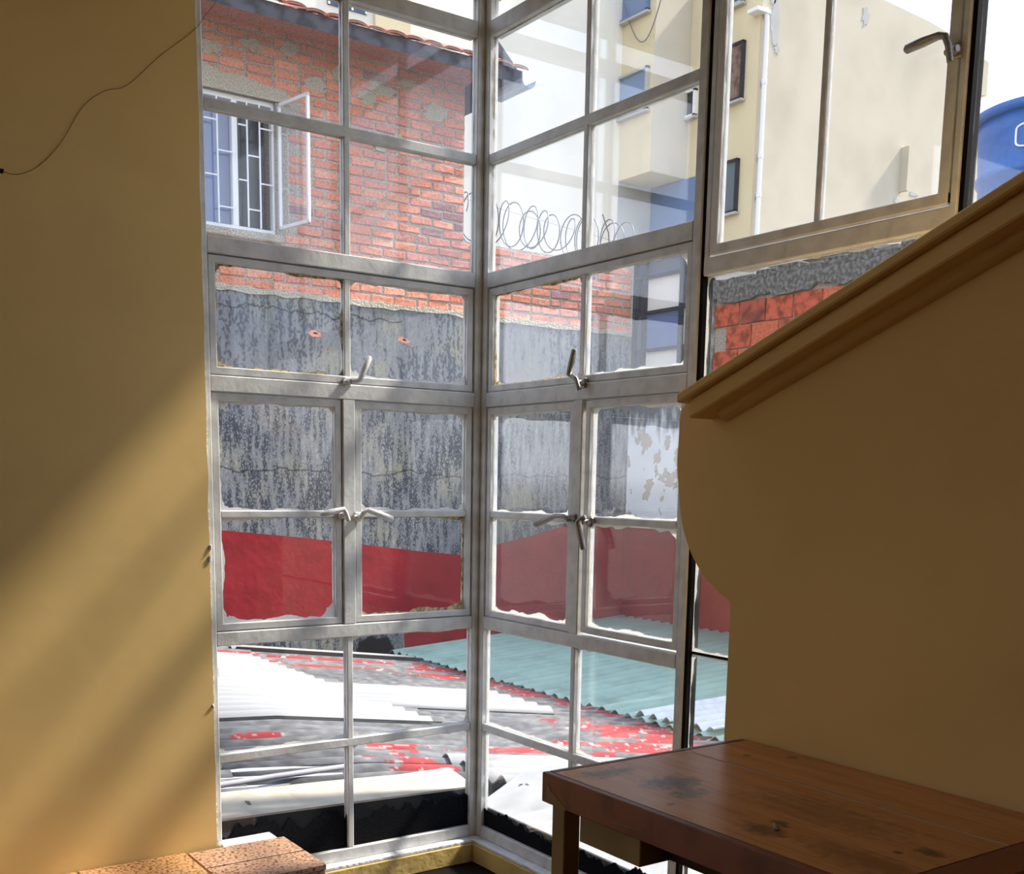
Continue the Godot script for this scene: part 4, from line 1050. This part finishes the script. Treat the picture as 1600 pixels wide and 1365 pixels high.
func build_apartments() -> void:
	var o := thing("apartment_building", "large cream apartment building with a blank sunlit gable wall", "building")
	var zf := -14.36
	# main block: blank gable towards us, stepped on the right
	var g := PackedVector2Array([Vector2(16.45, -3.2), Vector2(30.0, -3.2), Vector2(30.0, 10.27), Vector2(24.27, 10.30), Vector2(24.27, 11.34), Vector2(24.70, 11.38), Vector2(24.68, 12.18), Vector2(23.97, 12.26), Vector2(23.06, 12.46), Vector2(22.22, 12.55), Vector2(20.39, 12.62), Vector2(16.45, 12.45)])
	put(prism(g, zf - 9.0, zf), "gable_wall", M.beige_wall, o)
	# shaded side, a skin on the block, with the projecting wing left of it
	slab(o, "side_wall", M.yellow_wall, Vector3(16.43, -3.2, zf - 9.0), Vector3(16.46, 12.44, zf - 0.02), 0.0)
	slab(o, "projecting_wing", M.yellow_wall, Vector3(15.34, 8.49, -20.0), Vector3(16.43, 15.0, -16.5), 0.0)
	slab(o, "wing_face", M.beige_wall, Vector3(15.345, 8.495, -16.502), Vector3(16.425, 15.0, -16.49), 0.0)
	slab(o, "rear_wing", M.sunlit_tint_wall, Vector3(-2.0, -3.2, -22.0), Vector3(15.34, 16.0, -17.6), 0.0)
	slab(o, "recess_wall", M.grey_wall, Vector3(15.34, -3.2, -18.2), Vector3(16.43, 8.49, -17.61), 0.0)
	slab(o, "blue_screen", M.blue_tarp, Vector3(16.36, 7.2, -17.60), Vector3(16.42, 8.47, -16.05), 0.01)
	for w in [[10.98, 9.79, -15.47, -14.76, "brown_board", "dark_frame"], [8.58, 7.46, -15.36, -14.78, "grey_pane", "dark_frame"], [10.38, 9.79, -16.64, -16.2, "dark_pane", "white_metal"], [12.6, 11.76, -15.42, -14.85, "blue_pane", "grey_wall"]]:
		wall_window(o, Vector3(16.40, (w[0] + w[1]) * 0.5, (w[2] + w[3]) * 0.5), Vector3(0.1, w[0] - w[1], w[3] - w[2]), M[w[4]], M[w[5]])
	for w in [[10.74, 9.82, -17.75, -16.62, "sky_pane", "grey_wall"], [13.0, 11.90, -17.75, -16.68, "sky_pane", "blue_tarp"]]:
		wall_window(o, Vector3(15.31, (w[0] + w[1]) * 0.5, (w[2] + w[3]) * 0.5), Vector3(0.1, w[0] - w[1], w[3] - w[2]), M[w[4]], M[w[5]])
	# a window high on the rear wing
	var rw := slab(o, "window", M.blue_pane, Vector3(7.9, 10.55, -17.61), Vector3(8.75, 11.6, -17.57), 0.0)
	for x in [-0.40, -0.15, 0.1, 0.40]:
		slab(rw, "frame_bar", M.white_metal, Vector3(x - 0.02, -0.52, 0.0), Vector3(x + 0.02, 0.52, 0.04), 0.0)
	slab(o, "wall_pilaster", M.yellow_wall, Vector3(8.9, -3.2, -17.61), Vector3(9.7, 16.0, -17.50), 0.0)
	# drainpipe on the corner, in lengths with sockets
	var pipe := begin()
	add_tube(pipe, [Vector3(16.55, 6.0, zf + 0.06), Vector3(16.55, 11.2, zf + 0.06), Vector3(16.50, 11.5, zf + 0.06)], [0.05], 8)
	for y in [7.7, 8.5, 10.0]: add_tube(pipe, [Vector3(16.55, y, zf + 0.06), Vector3(16.55, y + 0.1, zf + 0.06)], [0.062], 8)
	put(done(pipe), "drainpipe", M.pipe_white, o)
	slab(o, "pipe_hopper", M.pipe_white, Vector3(16.2, 11.38, zf - 0.2), Vector3(16.6, 11.46, zf + 0.12), 0.01)
	# thin fin standing out from the gable and patches of fallen paint
	slab(o, "wall_fin", M.beige_wall, Vector3(21.42, 8.56, zf), Vector3(21.50, 9.58, zf + 0.22), 0.004)
	var n := noise(1.0, 131, 3)
	for s in [[21.35, 8.35, 0.10, 0.06], [21.4, 8.0, 0.12, 0.14], [22.0, 8.6, 0.14, 0.05], [22.15, 8.42, 0.06, 0.05], [16.85, 11.3, 0.16, 0.45], [16.75, 12.0, 0.12, 0.35], [16.95, 10.8, 0.08, 0.10], [19.8, 12.1, 0.12, 0.2]]:
		var poly := PackedVector2Array()
		for k in 16:
			var a := TAU * k / 16.0
			var r := 1.0 + 0.8 * n.get_noise_2d(cos(a) * 1.3 + s[0] * 3.0, sin(a) * 1.3 + s[1])
			poly.append(Vector2(s[0] + cos(a) * s[2] * r, s[1] + sin(a) * s[3] * r))
		put(prism(poly, zf, zf + 0.01), "bare_patch", M.grey_wall, o)
	put(tube([Vector3(24.68, 9.0, zf + 0.1), Vector3(24.61, 10.35, zf + 0.1)], [0.045], 8), "vent_pipe", M.wire_steel, o)
	# hanging cable across the shaded side
	var cab := []
	for i in 15:
		var f := i / 14.0
		cab.append(Vector3(15.25, 12.3 - 1.15 * sin(f * PI) * (0.8 + 0.2 * f), -17.5 + f * 1.4))
	put(tube(cab, [0.012], 5), "hanging_cable", M.wire_steel, o)

func build_tank() -> void:
	var at := Vector3(6.66, 0.0, -1.74)
	var o := thing("water_tank", "blue plastic water tank with a rimmed lid at the right edge", "tank", at + Vector3(0, -0.11, 0))
	put(lathe([Vector2(0.0, 3.30), Vector2(0.50, 3.30), Vector2(0.515, 3.33), Vector2(0.545, 3.90), Vector2(0.55, 4.06), Vector2(0.572, 4.085), Vector2(0.576, 4.13), Vector2(0.558, 4.15), Vector2(0.575, 4.40), Vector2(0.585, 4.55), Vector2(0.0, 4.55)], 64), "tank_body", M.tank_blue, o)
	put(lathe([Vector2(0.575, 4.535), Vector2(0.615, 4.54), Vector2(0.625, 4.56), Vector2(0.625, 4.60), Vector2(0.60, 4.612), Vector2(0.50, 4.618), Vector2(0.25, 4.64), Vector2(0.0, 4.645)], 64), "tank_lid", M.tank_blue, o)
	# white outlined panel printed on the side that faces the window
	var mid := atan2(5.36, -9.04)
	var loop := []
	var hw := 0.50
	var hh := 0.085
	for i in 64:
		var a := TAU * i / 64.0
		var q := Vector2(signf(cos(a)) * pow(absf(cos(a)), 0.35), signf(sin(a)) * pow(absf(sin(a)), 0.35))
		var y := 4.335 + q.y * hh
		var r := 0.578 + (y - 4.40) * 0.06
		var ang := mid + q.x * hw
		loop.append(Vector3(cos(ang) * r, y, sin(ang) * r))
	loop.append(loop[0]); loop.append(loop[1])
	put(tube(loop, [0.008], 6), "printed_outline", M.logo_white, o)
	var s := thing("tank_stand", "concrete stand carrying the blue tank, hidden by the stair rail", "stand")
	slab(s, "slab", M.plain_concrete, Vector3(5.9, 3.04, -2.5), Vector3(7.5, 3.19, -0.9), 0.005)
	for p in [[6.0, -2.4], [7.2, -2.4], [6.0, -1.2], [7.2, -1.2]]:
		slab(s, "leg", M.plain_concrete, Vector3(p[0], -3.2, p[1]), Vector3(p[0] + 0.2, 3.04, p[1] + 0.2), 0.005)

func build_ground() -> void:
	var o: Node3D = slab(null, "ground", M.ground_dirt, Vector3(-40, -3.4, -60), Vector3(60, -3.2, 30), 0.0)
	tag(o, "bare ground far below the roofs, out of view", "ground", "", "structure")
	o = thing("wall_outer", "outer wall of the own house below the glazing, out of view", "wall", Vector3.ZERO, "structure")
	slab(o, "wall_panel", M.plain_concrete, Vector3(-5.5, -3.2, -0.12), Vector3(0.12, -0.15, 0.0), 0.0)
	slab(o, "wall_panel", M.plain_concrete, Vector3(0.0, -3.2, 0.0), Vector3(0.12, -0.15, 6.3), 0.0)

func _ready() -> void:
	rng.seed = 20240611
	setup_view()
	make_materials()
	build_room()
	build_stair_wall()
	build_ground()
	build_apartments()
	build_brick_house()
	build_courtyard_wall()
	build_annex()
	build_clay_wall()
	build_roofs()
	build_razor_wire()
	build_tank()
	build_windows()
	build_ledge()
	build_table()
	build_wall_bits()
